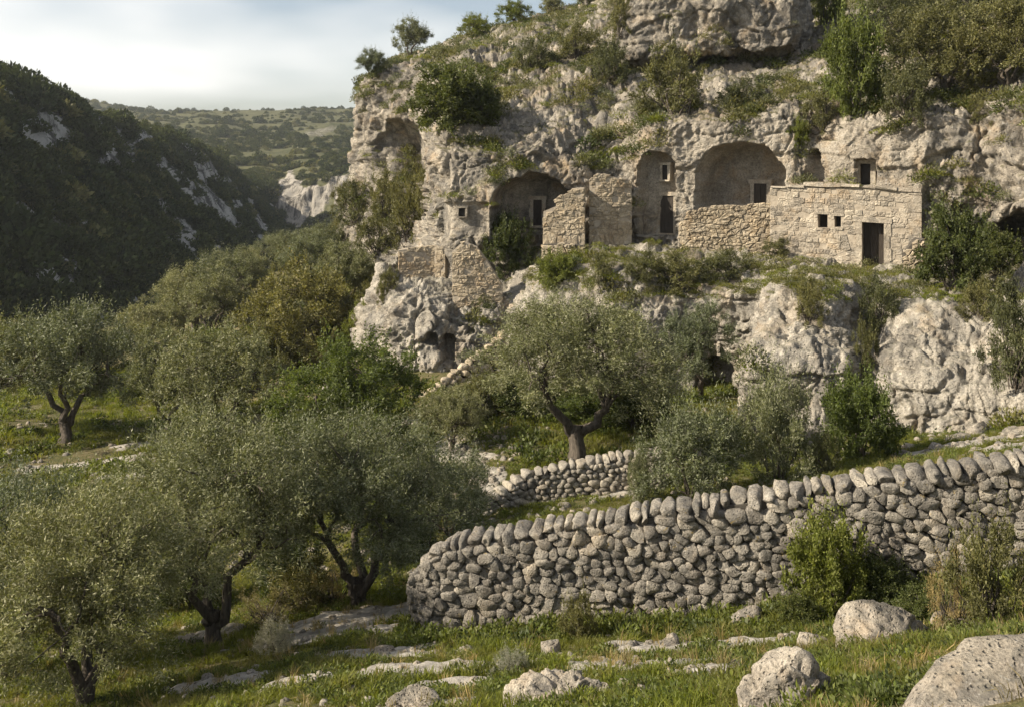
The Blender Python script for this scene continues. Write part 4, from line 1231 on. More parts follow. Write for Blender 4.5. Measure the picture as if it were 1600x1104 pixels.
def bush_meshes(name, seed, Rr, H, n_twig, per, L, W, leaf_mat, twig=0.22, lobes_n=7, gaps=0.3, shoots=0.1, up=0.4, spiky=0.0):
    rng = np.random.default_rng(seed)
    lobes = []
    for k in range(lobes_n):
        a = k * 2.399; q = math.sqrt((k + 0.3) / lobes_n)
        s = rng.uniform(0.75, 1.2)
        zz = H * (0.30 + 0.30 * (1 - q * q) + rng.uniform(-0.06, 0.10))
        lobes.append((np.array([math.cos(a) * Rr * 0.6 * q, math.sin(a) * Rr * 0.6 * q, zz]), np.array([Rr * 0.45, Rr * 0.45, H * 0.38]) * s, s))
    v, f, tone, p = crown(lobes, n_twig, per, twig, L, W, rng, up, 0.5, gaps, shoots)
    cm = mesh_np(name + '_foliage', v, f, leaf_mat, False, face_attr={'tone': tone})
    vs, fs, nv = [], [], 0
    for k in range(9 + int(spiky * 40)):
        q = p[rng.integers(len(p))]
        a, b = tube_path(bent((rng.normal(0, .06) * Rr, rng.normal(0, .06) * Rr, -0.15), q, 5, rng, 0.06, 0.05), 0.016 * Rr * np.array([1.6, 1.2, 1, .7, .35]) + 0.002, 5, rng, 0.05)
        vs.append(a); fs.append(b + nv); nv += len(a)
    return mesh_np(name + '_stems', np.concatenate(vs), np.concatenate(fs), M['bark'], True), cm

def plant(name, label, cat, meshes, loc, sc=1.0, rz=0.0, group=None, parts=('trunk', 'crown'), zs=None, tilt=0.0):
    r = thing(name, label, cat, tuple(loc), group, rz)
    r.scale = (sc, sc, zs if zs else sc)
    if tilt: r.rotation_euler.x = tilt
    link(parts[0], meshes[0], r)
    link(parts[1], meshes[1], r, kind='stuff')
    return r

def on_ground(px, Y, sink=0.04):
    x = (px - CX) / F * Y
    return (x, Y, gz(x, Y) - sink)

# --- foreground olives, each its own crown
T1 = tree_meshes('olive_a', 101, 1.62, 2.95, 8200, 11, 0.062, 0.0155, M['olive'], 0.26, 0.16, 3, 14, 0.30, 0.14, 0.12, low=0.2)
T2 = tree_meshes('olive_b', 102, 1.95, 3.85, 8200, 11, 0.066, 0.016, M['olive'], 0.28, 0.15, 3, 15, 0.31, 0.16, 0.13, low=0.26)
T3 = tree_meshes('olive_c', 103, 1.80, 3.45, 7600, 11, 0.066, 0.016, M['olive'], 0.28, 0.16, 3, 14, 0.31, 0.16, 0.13, low=0.24)
T4 = tree_meshes('olive_d', 104, 2.75, 4.4, 8000, 11, 0.085, 0.021, M['olive'], 0.34, 0.26, 2, 15, 0.36, 0.08, 0.20, low=0.36, lobe_size=0.40)
T5 = tree_meshes('olive_e', 105, 2.5, 4.8, 4300, 10, 0.12, 0.036, M['olive'], 0.38, 0.20, 3, 11, 0.22, 0.14, 0.18)
T6 = tree_meshes('olive_f', 106, 2.4, 4.6, 3900, 10, 0.12, 0.037, M['olive'], 0.38, 0.22, 2, 9, 0.22, 0.12, 0.17)
G1 = tree_meshes('green_a', 107, 2.4, 3.6, 4200, 10, 0.095, 0.045, M['green_leaf'], 0.32, 0.16, 4, 12, 0.33, 0.14, 0.12, low=0.12)
G2 = tree_meshes('scrub_a', 108, 2.6, 4.2, 3400, 10, 0.115, 0.05, M['brown_leaf'], 0.36, 0.18, 4, 12, 0.38, 0.10, 0.12, low=0.15)
B1 = bush_meshes('bush_dark', 111, 1.0, 1.6, 2200, 10, 0.075, 0.034, M['dark_leaf'])
B2 = bush_meshes('bush_green', 112, 1.0, 1.6, 2200, 10, 0.07, 0.034, M['green_leaf'], shoots=0.16)
B3 = bush_meshes('bush_olive', 113, 1.0, 1.5, 2600, 10, 0.062, 0.017, M['olive'], shoots=0.2)
B4 = bush_meshes('bush_scrub', 114, 1.0, 1.2, 1500, 9, 0.07, 0.024, M['brown_leaf'], gaps=0.42, spiky=0.6)
B5 = bush_meshes('bush_dry', 115, 1.0, 1.0, 900, 8, 0.06, 0.012, M['dry'], gaps=0.42, spiky=1.0, shoots=0.25)
B6 = bush_meshes('bush_silver', 116, 1.0, 0.8, 1500, 9, 0.06, 0.018, M['silver'], gaps=0.36)

def tree_at(meshes, dims, px, Y, h_px, w_px, label, name='olive_tree', cat='olive tree', group=None, rz=0.0):
    """dims: (radius, height) of the prototype; h_px, w_px: its size in the photo at that distance."""
    s = w_px / F * Y / (2 * dims[0]); z = h_px / F * Y / dims[1]
    return plant(name, label, cat, meshes, on_ground(px, Y), s, rz, group, zs=z)

tree_at(T1, (1.62, 2.95), 128, 13.5, 315, 370, 'dark olive tree cut by the bottom left corner, its trunk at the bottom edge')
tree_at(T3, (1.80, 3.45), 5, 16.0, 310, 330, 'olive tree cut by the left edge behind the corner olive', rz=2.0)
tree_at(T2, (1.95, 3.85), 335, 17.0, 340, 365, 'grey green olive tree with pale forked trunk beside the limestone slabs')
tree_at(T3, (1.80, 3.45), 560, 19.0, 288, 325, 'olive tree with twin dark trunks left of the field wall end')
tree_at(T4, (2.75, 4.40), 905, 27.0, 242, 345, 'big olive tree with wide forked trunk above the low terrace wall', rz=0.25)
tree_at(T5, (2.5, 4.8), 103, 38.0, 200, 225, 'round olive tree on the lit meadow at the left edge', group='olive trees on the valley meadow', rz=1.0)
tree_at(T6, (2.4, 4.6), -12, 40.0, 175, 190, 'olive tree half out of frame at the left edge of the meadow', group='olive trees on the valley meadow', rz=2.0)
tree_at(T5, (2.5, 4.8), 352, 35.0, 185, 205, 'leaning two-stemmed olive tree at the right edge of the meadow', group='olive trees on the valley meadow', rz=3.3)
tree_at(T6, (2.4, 4.6), 262, 37.5, 165, 150, 'slender olive tree left of the leaning two-stemmed olive', group='olive trees on the valley meadow', rz=0.6)
tree_at(G1, (2.4, 3.6), 545, 31.5, 175, 250, 'bright green leafy tree in the middle below the rock spur', 'leafy_tree', 'tree', rz=0.4)
tree_at(T6, (2.4, 4.6), 1092, 34.0, 145, 120, 'small thin olive tree in front of the hollow under the terrace', rz=4.0)
tree_at(T5, (2.5, 4.8), 705, 29.5, 95, 115, 'low greyish olive left of the big forked olive', rz=5.0)

# --- trees on the far slope below the cliff, left of the spur
slope = [(302,508,66,100,135,'T5','tallest pale olive on the slope crest over the valley'),(232,535,62,80,115,'T6','olive tree on the bank left of the tallest crest olive'),(365,492,66,95,125,'T5','pale olive right of the tallest crest olive'),(470,575,45,165,200,'G2','brown green spreading tree left of the rock spur'),(430,600,43,110,130,'G2','low brown green tree beneath the spreading tree on the slope'),
 (540,470,50,105,110,'T6','olive tree right under the tall left cliff'),
 (490,455,58,85,110,'T5','olive tree on the slope crest below the left cliff'),(330,520,62,95,120,'T6','rounded pale olive low on the slope crest'),
 (285,510,68,75,90,'T5','outermost pale olive where the wooded slope meets the valley'),(385,475,70,70,95,'T6','olive tree midway along the slope crest'),
 (440,430,74,60,85,'T5','small olive high on the slope crest'),(215,545,66,60,80,'T6','small olive at the foot of the slope above the meadow'),
 (520,400,60,60,75,'G2','scrubby tree on the rim left of the cliff foot'),(330,575,50,70,100,'G1','yellow green low tree among the slope olives'),
 (545,345,63,45,55,'G2','scrubby tree clinging under the cliff edge'),(575,520,43,70,80,'G1','green bush tree tucked against the spur'),
 (170,560,60,60,85,'T5','olive tree behind the round meadow olive'),(75,565,58,75,95,'T6','olive tree behind the left meadow olives'),(20,560,60,70,90,'T5','olive tree farthest left behind the meadow'),
 (600,455,48,60,70,'G2','dark scrub tree in the gully behind the spur'),(510,520,47,90,100,'T5','olive tree between the brown tree and the spur'),
 (470,480,62,70,90,'G2','brown scrubby tree in the thick of the slope'),(500,430,64,60,80,'T6','olive tree just below the left cliff foot'),(560,430,52,55,70,'G1','green tree under the tall left cliff')]
protos = {'T5': (T5, (2.5, 4.8)), 'T6': (T6, (2.4, 4.6)), 'G1': (G1, (2.4, 3.6)), 'G2': (G2, (2.6, 4.2))}
for i, (px, py, Y, h, w, kd, lab) in enumerate(slope):
    m, d = protos[kd]
    ol = kd[0] == 'T'
    tree_at(m, d, px, Y, h, w, lab, 'olive_tree' if ol else 'leafy_tree', 'olive tree' if ol else 'tree', 'trees on the wooded slope below the cliff', rz=i * 1.3)

# --- shrubs, each placed on the rock or the ground it grows from
def bush_ground(m, px, Y, h_px, w_px, label, hh, name='shrub', cat='shrub', group=None, rz=0.0):
    s = w_px / F * Y / 2.1; z = h_px / F * Y / hh
    return plant(name, label, cat, m, on_ground(px, Y), s, rz, group, ('stems', 'foliage'), zs=z)

def bush_rock(m, px, py, h_px, w_px, label, hh, name='shrub', cat='shrub', group=None, rz=0.0):
    p, n = hit(px, py)
    if p is None: return None
    Y = p[1]
    s = w_px / F * Y / 2.1; z = h_px / F * Y / hh
    return plant(name, label, cat, m, (p[0], p[1] + 0.1 * s, p[2] - 0.08), s, rz, group, ('stems', 'foliage'), zs=z)

bush_ground(B3, 1080, 22.0, 150, 175, 'grey green bush behind the coping, left of the upright one', 1.5, rz=1.0)
bush_ground(B3, 1000, 22.5, 90, 42, 'thin upright olive shoots at the end of the terrace wall', 1.5, rz=2.2)
bush_ground(B3, 1215, 22.6, 160, 140, 'upright olive bush in front of the pale bluff', 1.5, rz=3.0)
bush_ground(B2, 1345, 24.0, 125, 125, 'bright green bush at the foot of the crevice between two bluffs', 1.6, rz=0.5)
bush_ground(B4, 1290, 22.3, 60, 70, 'low brown scrub between the upright bush and the green bush', 1.2, rz=0.9)
bush_ground(B2, 1300, 13.9, 150, 135, 'green leafy shrub growing against the foreground wall', 1.6, rz=1.4)
bush_ground(B1, 1375, 14.0, 75, 110, 'dark low shrub right of the leafy one at the wall', 1.6, rz=2.4)
bush_ground(B1, 1250, 13.6, 55, 80, 'small dark shrub left of the leafy one at the wall', 1.6, rz=2.9)
bush_ground(B4, 908, 14.6, 65, 75, 'round dry brown shrub at the middle of the wall foot', 1.2, rz=1.9)
bush_ground(B4, 1555, 10.6, 150, 150, 'grey tall scrub at the right edge in front of the wall', 1.2, rz=1.1)
bush_ground(B5, 1490, 11.0, 110, 90, 'straw coloured stalks left of the grey scrub at right', 1.0, rz=0.6)
bush_ground(B1, 1450, 12.2, 60, 120, 'dark weed bush behind the half buried boulder', 1.6, rz=0.2)
bush_ground(B6, 430, 15.6, 42, 70, 'silvery cushion plant beside the forked olive trunk', 0.8, rz=0.4)
bush_ground(B6, 800, 11.6, 38, 60, 'silvery cushion plant above the jagged bottom rock', 0.8, rz=1.4)
bush_ground(B4, 480, 19.2, 70, 140, 'tangled bramble bank between two foreground olives', 1.2, rz=2.4)
bush_ground(B5, 520, 19.4, 50, 110, 'dry bramble twigs left of the twin-trunk olive', 1.0, rz=1.4)
bush_ground(B5, 420, 18.4, 45, 120, 'dry bramble twigs behind the pale forked trunk', 1.0, rz=0.3)
bush_ground(B1, 450, 21, 90, 110, 'dark undergrowth in the shade between the olives', 1.6, rz=0.9)
bush_ground(B1, 300, 21, 90, 120, 'dark undergrowth behind the pale forked olive', 1.6, rz=2.0)
bush_ground(B1, 640, 21.5, 70, 90, 'dark undergrowth behind the end of the field wall', 1.6, rz=2.7)
bush_ground(B2, 630, 24, 80, 130, 'green thicket behind the twin-trunk olive', 1.6, rz=0.7)
bush_ground(B3, 700, 22.5, 120, 150, 'olive thicket at the left of the terrace grass', 1.5, rz=1.7)
bush_ground(B4, 760, 32, 70, 110, 'grey scrub on the slope under the ramp', 1.2, rz=1.2)
bush_ground(B1, 820, 32, 60, 130, 'dark green ground shrub left of the big forked olive', 1.6, rz=1.0)
bush_ground(B1, 990, 30, 80, 140, 'dark green ground shrub right of the big forked olive', 1.6, rz=2.0)
bush_ground(B2, 920, 31, 50, 110, 'bright green ground shrub behind the big forked olive', 1.6, rz=2.5)

bush_rock(B1, 793, 434, 95, 85, 'round dark evergreen bush hanging below the left cave', 1.6, rz=0.4)
bush_rock(B1, 1495, 452, 125, 125, 'large dark bush right of the stone house', 1.6, rz=1.4)
bush_rock(B1, 1560, 430, 70, 80, 'dark bush in the shade behind the large one by the house', 1.6, rz=2.0)
bush_rock(B1, 705, 203, 100, 145, 'dark green bush overhanging the left cliff buttress', 1.6, rz=0.9)
bush_rock(B1, 755, 195, 60, 70, 'smaller dark bush touching the overhanging one on its right', 1.6, rz=1.7)
bush_rock(B4, 1058, 178, 95, 135, 'wide grey scrub on the ledge under the upper cliff', 1.2, rz=0.2)
bush_rock(B4, 1165, 172, 45, 90, 'low scrub on the ledge above the largest arch', 1.2, rz=1.0)
bush_rock(B2, 1340, 178, 150, 105, 'bright green upright tree-like bush on the upper ledge', 1.6, 'shrub', 'shrub', rz=0.8)
bush_rock(B4, 1290, 200, 60, 70, 'brown scrub under the bright upright bush', 1.2, rz=1.4)
bush_rock(B4, 1420, 185, 80, 100, 'brown scrub right of the bright upright bush', 1.2, rz=2.1)
for i, (px, py, h, w, lab) in enumerate([(1475,150,150,190,'large yellow green tree at the top right corner'),(1570,150,160,170,'yellow green tree at the right edge of the upper ledge'),(1405,60,90,110,'yellow green tree top left of the corner tree'),(1525,70,120,150,'highest yellow green tree at the top right')]):
    p, n = hit(px, py)
    s = w / F * p[1] / 5.2; z = h / F * p[1] / 4.2
    plant('leafy_tree', lab, 'tree', G2, (p[0], p[1], p[2] - 0.1), s, i * 1.7, 'trees on the upper right ledge', zs=z)
for i, (px, py, h, w, lab) in enumerate([(556,352,62,80,'scrub along the foot of the tall left cliff face'),(592,398,62,85,'scrub in the hollow between the tall cliff and the spur'),(538,322,34,44,'shrub on the outer edge of the tall left cliff'),(640,372,85,80,'grey green scrub filling the gully left of the buttress'),(600,345,70,75,'scrub at the left of the gully under the tall cliff'),(665,330,60,45,'scrub against the bright buttress edge'),
        (940,452,48,52,'small bush on the rock left of the grassy terrace'),(1060,455,52,110,'dark scrub patch on the grassy terrace'),(1140,440,45,110,'low scrub right of the dark patch on the terrace'),(1010,440,45,70,'low scrub at the left end of the terrace'),
        (1265,500,60,60,'shrub hanging on the face of the left bluff'),(1370,520,80,80,'brown shrub in the crevice between the bluffs'),(1350,580,70,50,'dark stems lower in the crevice'),(1590,610,150,120,'olive brown scrub at the right edge under the bluff'),
        (1540,500,60,80,'scrub on top of the right bluff'),(870,450,40,70,'yellow green plants on the slope below the step wall'),(1220,398,25,60,'low green plants at the foot of the rubble wall'),(955,130,60,80,'scrub on the slope left of the upper cliff'),
        (900,90,50,90,'scrub high on the slope near the skyline'),(830,110,45,80,'scrub in the middle of the upper slope'),(970,50,60,60,'scrub beside the upper cliff edge'),(1290,40,60,60,'green bush right of the upper cliff'),(610,450,30,40,'small plants at the left top of the spur'),
        (600,470,30,25,'tuft on the left face of the spur'),(1250,225,30,40,'green tuft in the gap left of the house rock'),(1530,190,35,50,'green tuft on the rock at right')]):
    bush_rock(B2 if i in (15, 21, 24) else B4 if i % 3 else B4, px, py, h, w, lab, 1.2, 'shrub', 'shrub', 'shrubs growing on the cliff and bluffs', i * 0.9)
for i, (px, py, h, w, lab) in enumerate([(582,128,36,44,'wind-bent tree leaning off the left end of the skyline'),(642,92,42,54,'second skyline tree from the left, open crowned'),(743,57,30,46,'rounded third tree on the skyline'),
        (802,36,30,48,'fourth dense tree on the skyline'),(860,20,20,30,'small fifth tree on the skyline near the frame top'),(690,90,14,26,'tiny bush on the skyline after the second tree'),(915,12,22,40,'bush on the skyline at the top edge')]):
    p, n = None, None
    for dy in range(0, 40, 3):
        p, n = hit(px, py + dy, (0,))
        if p is not None: break
    if p is None: continue
    s = 1.25 * w / F * p[1] / 4.8; z = 1.5 * h / F * p[1] / 4.6
    plant('skyline_tree', lab, 'tree', (T6[0], G1[1]) if i in (2, 3) else T6, (p[0], p[1], p[2] - 0.2), s, i * 2.1, 'trees on the cliff skyline', zs=z)

# ------------------------------------------------------------------ boulders
def boulder(label, px, py_top, py_bot, w_px, Y, seed, depth=0.8, sub=5, flat=0.75, name='boulder', cat='boulder', group=None, skew=0.0, amp=1.0, z=None, rz=0.0, mat=None, rough=1.0):
    rng = np.random.default_rng(seed)
    v, f = ICO[sub]
    w = w_px / F * Y / 2
    top = (HY - py_top) / F * Y
    x = (px - CX) / F * Y
    zb = min(gz(x, Y), (HY - py_bot) / F * Y) - 0.15
    h = (top - zb)
    q = np.sign(v) * np.abs(v) ** flat
    n = v.copy()
    off = rng.uniform(-40, 40, 3)
    sc = np.array([w, w * depth, h * 0.62])
    q = q * sc
    q[:, 0] += skew * q[:, 2]
    L = min(w, h)
    u = q / L + off
    f1, f2, c = worley(u * 0.9, seed)
    d = 0.28 * fbm(u * 0.6, 2, 1) + 0.13 * (c - 0.5) * sstep(0, 0.3, f2 - f1) - 0.09 * (1 - sstep(0, 0.12, f2 - f1)) + 0.10 * (ridged(u * 1.3, 4, 2) - 0.5) * rough
    if sub >= 5:
        p1, p2, pc = worley(u * np.array([5, 5, 8]) + 0.6 * vnoise(u * 3)[:, None], seed + 2)
        d = d - 0.10 * rough * (1 - sstep(0.10, 0.40, p1)) * (pc > 0.4) + 0.03 * rough * fbm(u * 9, 3, 4)
    q = facet(q, rng, 14, 0.56, 0.9)
    q = q + n * (d * L * amp)[:, None]
    ca, sa = math.cos(rz), math.sin(rz)
    q = np.stack([q[:, 0] * ca - q[:, 1] * sa, q[:, 0] * sa + q[:, 1] * ca, q[:, 2]], 1)
    top_now = q[:, 2].max()
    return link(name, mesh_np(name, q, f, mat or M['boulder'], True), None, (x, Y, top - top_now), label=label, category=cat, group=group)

boulder('pitted pale boulder left of the big one at the bottom right', 1243, 1012, 1180, 185, 7.6, 41, 0.9, 6, 0.8, skew=-0.1)
boulder('biggest pale boulder cut by the bottom right corner', 1640, 990, 1330, 480, 6.0, 42, 0.8, 6, 0.95, skew=0.35, amp=0.7)
boulder('half buried flat topped boulder between the shrub and the corner boulder', 1392, 944, 1035, 165, 10.6, 43, 0.7, 5, 0.8, skew=-0.3)
boulder('jagged grey rock at the bottom edge of the photo, in the middle', 890, 1050, 1150, 190, 9.6, 44, 0.7, 6, 0.9, rough=2.2)
boulder('low jagged rock to the right of the jagged bottom one', 985, 1062, 1130, 150, 9.9, 45, 0.7, 5, 0.8, rough=1.8)
boulder('rounded field stone leaning at the foot of the wall', 1168, 940, 985, 52, 14.2, 46, 0.9, 4, 0.75, 'field_stone', 'rock', mat=M['wall'])
boulder('pale standing rock at the right edge beside the dark bush', 1606, 380, 460, 75, 33.5, 47, 0.9, 5, 0.8)
for i, (px, pt, w, Y) in enumerate([(720,800,40,23.2),(745,812,34,22.6),(705,838,30,21.5),(690,775,34,25.5),(735,770,30,25.2),(700,720,26,28.5),(680,745,26,27.2),(655,690,22,31.5),(640,640,26,35)]):
    boulder(['squat grey rock at the left foot of the terrace wall','small grey rock by the foot of the terrace wall','grey rock in the grass behind the wall corner','rock low on the stony path','rock where the stony path bends','rock on the upper stony path','rock at the path edge near the olive thicket',
             'rock beside the green leafy tree','rock at the lower end of the stone ramp'][i], px, pt, pt + 25, w, Y, 60 + i, 0.8, 4, 0.8, 'rock', 'rock', 'rocks along the stony path')
for i, (px, pt, w, Y) in enumerate([(1500,676,60,25),(1545,690,80,23.8),(1590,664,70,24.6),(1460,700,40,23.8),(1525,655,50,26),(1420,692,36,25.2)]):
    boulder(['pale rock at the foot of the right bluff','wide low rock behind the right end of the coping','pale rock at the right edge below the bluff','small rock in the shaded grass under the bluff','rock against the base of the right bluff','small rock right of the bright green bush'][i],
            px, pt, pt + 30, w, Y, 80 + i, 0.8, 4, 0.8, 'rock', 'rock', 'rocks below the right bluff')
for i, (px, pt, w, Y) in enumerate([(292,990,110,17.6),(372,975,90,18),(440,962,80,18.4),(590,948,90,18.4),(655,1075,130,10.4),(790,1040,60,12.4),(1015,1038,90,11.4)]):
    boulder(['flat pale rock left of the forked olive trunk','flat rock just right of the forked olive trunk','low rock at the bramble bank','flat limestone hump near the wall end','pale limestone hump at the bottom edge left of the jagged rock','grey limestone hump in the grass below the wall','flat limestone hump right above the jagged rocks'][i],
            px, pt, pt + 25, w, Y, 90 + i, 0.6, 5, 0.75, 'rock', 'rock', 'limestone humps in the foreground turf', rough=1.5)

for i, (px, pt, w, Y, lab) in enumerate([(1335,1075,60,8.6,'small rock between the pitted boulder and the corner boulder'),(1130,1070,42,9.0,'small rock left of the pitted boulder'),(1480,958,60,11.2,'low rock at the right end of the half buried boulder'),
        (1270,985,46,11.6,'small rock in the grass above the pitted boulder'),(1045,990,36,13.2,'small fallen stone below the middle of the wall'),(860,1000,34,13.6,'small fallen stone near the dry brown shrub'),(730,1010,40,14.0,'small stone in the grass below the left end of the wall'),
        (600,1010,46,14.4,'small stone in the turf beyond the wall end'),(520,1050,44,13.0,'small stone in the foreground turf under the olives'),(410,1040,50,14.4,'pale stone in the shade beside the silvery cushion plant')]):
    boulder(lab, px, pt, pt + 22, w, Y, 120 + i, 0.8, 4, 0.8, 'rock', 'rock', 'loose rocks in the foreground grass')

# ------------------------------------------------------------------ scattered ground cover (uncountable): geometry-node instances
def scatter(name, label, pts, rots, scl, sources, pick=None):
    me = bpy.data.meshes.new(name)
    n = len(pts)
    me.vertices.add(n); me.vertices.foreach_set('co', np.asarray(pts, np.float32).ravel())
    a = me.attributes.new('rot', 'FLOAT_VECTOR', 'POINT'); a.data.foreach_set('vector', np.asarray(rots, np.float32).ravel())
    a = me.attributes.new('scl', 'FLOAT', 'POINT'); a.data.foreach_set('value', np.asarray(scl, np.float32))
    a = me.attributes.new('pick', 'INT', 'POINT')
    a.data.foreach_set('value', (np.random.default_rng(1).integers(0, len(sources), n) if pick is None else pick).astype(np.int32))
    ng = bpy.data.node_groups.new(name + '_scatter', 'GeometryNodeTree')
    ng.interface.new_socket('Geometry', in_out='INPUT', socket_type='NodeSocketGeometry')
    ng.interface.new_socket('Geometry', in_out='OUTPUT', socket_type='NodeSocketGeometry')
    N, L = ng.nodes, ng.links
    gi, go = N.new('NodeGroupInput'), N.new('NodeGroupOutput')
    iop = N.new('GeometryNodeInstanceOnPoints'); iop.inputs['Pick Instance'].default_value = True
    gti = N.new('GeometryNodeGeometryToInstance')
    for s in reversed(sources):
        ob = bpy.data.objects.new(s.name, s)
        oi = N.new('GeometryNodeObjectInfo'); oi.inputs['Object'].default_value = ob
        L.new(oi.outputs['Geometry'], gti.inputs[0])
    L.new(gti.outputs[0], iop.inputs['Instance'])
    def named(t, nm):
        nd = N.new('GeometryNodeInputNamedAttribute'); nd.data_type = t; nd.inputs['Name'].default_value = nm
        return nd.outputs['Attribute']
    L.new(named('FLOAT_VECTOR', 'rot'), iop.inputs['Rotation'])
    L.new(named('FLOAT', 'scl'), iop.inputs['Scale'])
    L.new(named('INT', 'pick'), iop.inputs['Instance Index'])
    L.new(gi.outputs[0], iop.inputs['Points']); L.new(iop.outputs[0], go.inputs[0])
    o = link(name, me, kind='stuff', label=label)
    md = o.modifiers.new('scatter', 'NODES'); md.node_group = ng
    return o

def tuft(name, seed, n, h, spread, mat, w=0.0042, lean=0.5):
    rng = np.random.default_rng(seed)
    vs, fs, tn = [], [], []
    for i in range(n):
        a = rng.uniform(0, 6.28); r = spread * math.sqrt(rng.random())
        b = np.array([math.cos(a) * r, math.sin(a) * r, -0.02])
        hh = h * rng.uniform(0.45, 1.2)
        d = np.array([math.cos(a + rng.normal(0, 1)), math.sin(a + rng.normal(0, 1)), 0]) * lean * rng.uniform(0.2, 1.1)
        s = np.array([-d[1], d[0], 0]) + rng.normal(0, .3, 3) * [1, 1, 0]; s = s / (np.linalg.norm(s) + 1e-6) * w * rng.uniform(0.7, 1.5)
        m = b + np.array([0, 0, hh * 0.6]) + d * hh * 0.3; t = b + np.array([0, 0, hh * (1 - 0.25 * lean)]) + d * hh * 0.95
        k = len(vs) * 1
        base = sum(len(x) for x in vs)
        vs.append(np.array([b - s, b + s, m + s * 0.8, m - s * 0.8, t + s * 0.15, t - s * 0.15]))
        fs += [(base, base + 1, base + 2, base + 3), (base + 3, base + 2, base + 4, base + 5)]
        tn += [min(1, max(0, rng.normal(0.45, 0.2)))] * 2
    return mesh_np(name, np.concatenate(vs), fs, mat, False, face_attr={'tone': tn})

def weed(name, seed, n, r, h, L, W, mat):
    rng = np.random.default_rng(seed)
    u = rng.normal(0, 1, (n, 3)); u[:, 2] = np.abs(u[:, 2]); u /= np.linalg.norm(u, axis=1, keepdims=True)
    p = u * np.array([r, r, h]) * (rng.random(n) ** 0.4)[:, None]
    v, f = leaves(p, u + rng.normal(0, .6, (n, 3)) + np.array([0, 0, .3]), L, W, rng)
    return mesh_np(name, v, f, mat, False, face_attr={'tone': np.clip(rng.normal(.45, .2, n), 0, 1)})

def pebble(name, seed, sub=2):
    rng = np.random.default_rng(seed); v, f = ICO[sub]
    q = v * np.array([1, 0.8, 0.6]) * (1 + 0.5 * fbm(v * 1.1 + rng.uniform(-30, 30, 3), 3, 1))[:, None]
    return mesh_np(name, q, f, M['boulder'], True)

grs = [tuft('grass_tuft', 1, 34, 0.13, 0.10, M['grass']), tuft('grass_tuft', 2, 30, 0.19, 0.11, M['grass']), tuft('grass_tuft', 3, 34, 0.09, 0.13, M['grass']), tuft('grass_tuft', 4, 26, 0.16, 0.09, M['grass'], 0.008, 0.8)]
wds = [weed('weed', 5, 90, 0.16, 0.12, 0.05, 0.03, M['green_leaf']), weed('weed', 6, 110, 0.20, 0.10, 0.04, 0.026, M['dark_leaf']), weed('weed', 7, 80, 0.14, 0.18, 0.06, 0.022, M['green_leaf'])]
drs = [tuft('dry_tuft', 8, 22, 0.30, 0.08, M['dry'], 0.004, 0.5), tuft('dry_tuft', 9, 26, 0.18, 0.12, M['dry'], 0.005, 0.9)]
pbs = [pebble('pebble', i) for i in (11, 12, 13, 14)]

rs = np.random.default_rng(77)
def spread(n, y0, y1, pw=1.0, x_pad=60):
    """Points on the ground in the wedge seen by the camera and a good margin beside it."""
    y = y0 + (y1 - y0) * rs.random(n) ** pw
    x = (rs.uniform(-x_pad * 2, 1600 + x_pad * 2, n) - CX) / F * y
    return x, y

def lay(x, y, keep, smin, smax, tilt=0.12):
    x, y = x[keep], y[keep]
    z = ground_height(x, y)
    rot = np.stack([rs.normal(0, tilt, len(x)), rs.normal(0, tilt, len(x)), rs.uniform(0, 6.28, len(x))], 1)
    return np.stack([x, y, z - 0.01], 1), rot, rs.uniform(smin, smax, len(x))

def patch(x, y, f, k): return fbm(np.stack([x * f, y * f, x * 0], 1), 3, k)

x, y = spread(60000, 6.5, 27, 0.8)
rk = ground_rocky(x, y); pn = patch(x, y, 0.6, 91)
p_, r_, s_ = lay(x, y, (rk < 0.5) & ((pn > -0.30 + 0.42 * rs.random(len(x))) | (rs.random(len(x)) < 0.3)), 0.3, 0.9)
s_ *= np.clip(1.05 + 1.4 * patch(p_[:, 0], p_[:, 1], 0.9, 93), 0.4, 1.7)
scatter('grass', 'green grass on the foreground turf', p_, r_, s_, grs)
x, y = spread(30000, 27, 62, 0.9)
rk = ground_rocky(x, y); pn = patch(x, y, 0.3, 95)
p_, r_, s_ = lay(x, y, (rk < 0.5) & (pn > -0.25 + 0.3 * rs.random(len(x))) & ~((y > 38) & (x > -4)), 0.7, 2.1)
scatter('meadow_grass', 'grass on the valley meadow and middle slope', p_, r_, s_, grs)
x, y = spread(15000, 6.5, 30, 0.9)
rk = ground_rocky(x, y); pn = patch(x, y, 0.55, 97)
p_, r_, s_ = lay(x, y, (rk < 0.55) & (pn > -0.08), 0.35, 1.1)
scatter('weeds', 'broad leaved green weeds among the grass', p_, r_, s_, wds)
x, y = spread(3800, 5.5, 22, 0.8)
pn = patch(x, y, 0.5, 99)
wt = sstep(0.5, 3.5, x)
p_, r_, s_ = lay(x, y, ((pn + 0.28 * wt > 0.2) | (rs.random(len(x)) < 0.3)), 0.3, 0.85, 0.3)
scatter('dry_grass', 'straw coloured dry grass among the turf', p_, r_, s_, drs)
x, y = spread(5000, 27, 60, 0.9)
p_, r_, s_ = lay(x, y, (ground_rocky(x, y) < 0.5) & (patch(x, y, 0.35, 131) > 0.0) & ~((y > 38) & (x > -4)), 1.2, 3.0)
scatter('meadow_weeds', 'dark green weeds and herbs in patches on the meadow', p_, r_, s_, wds)
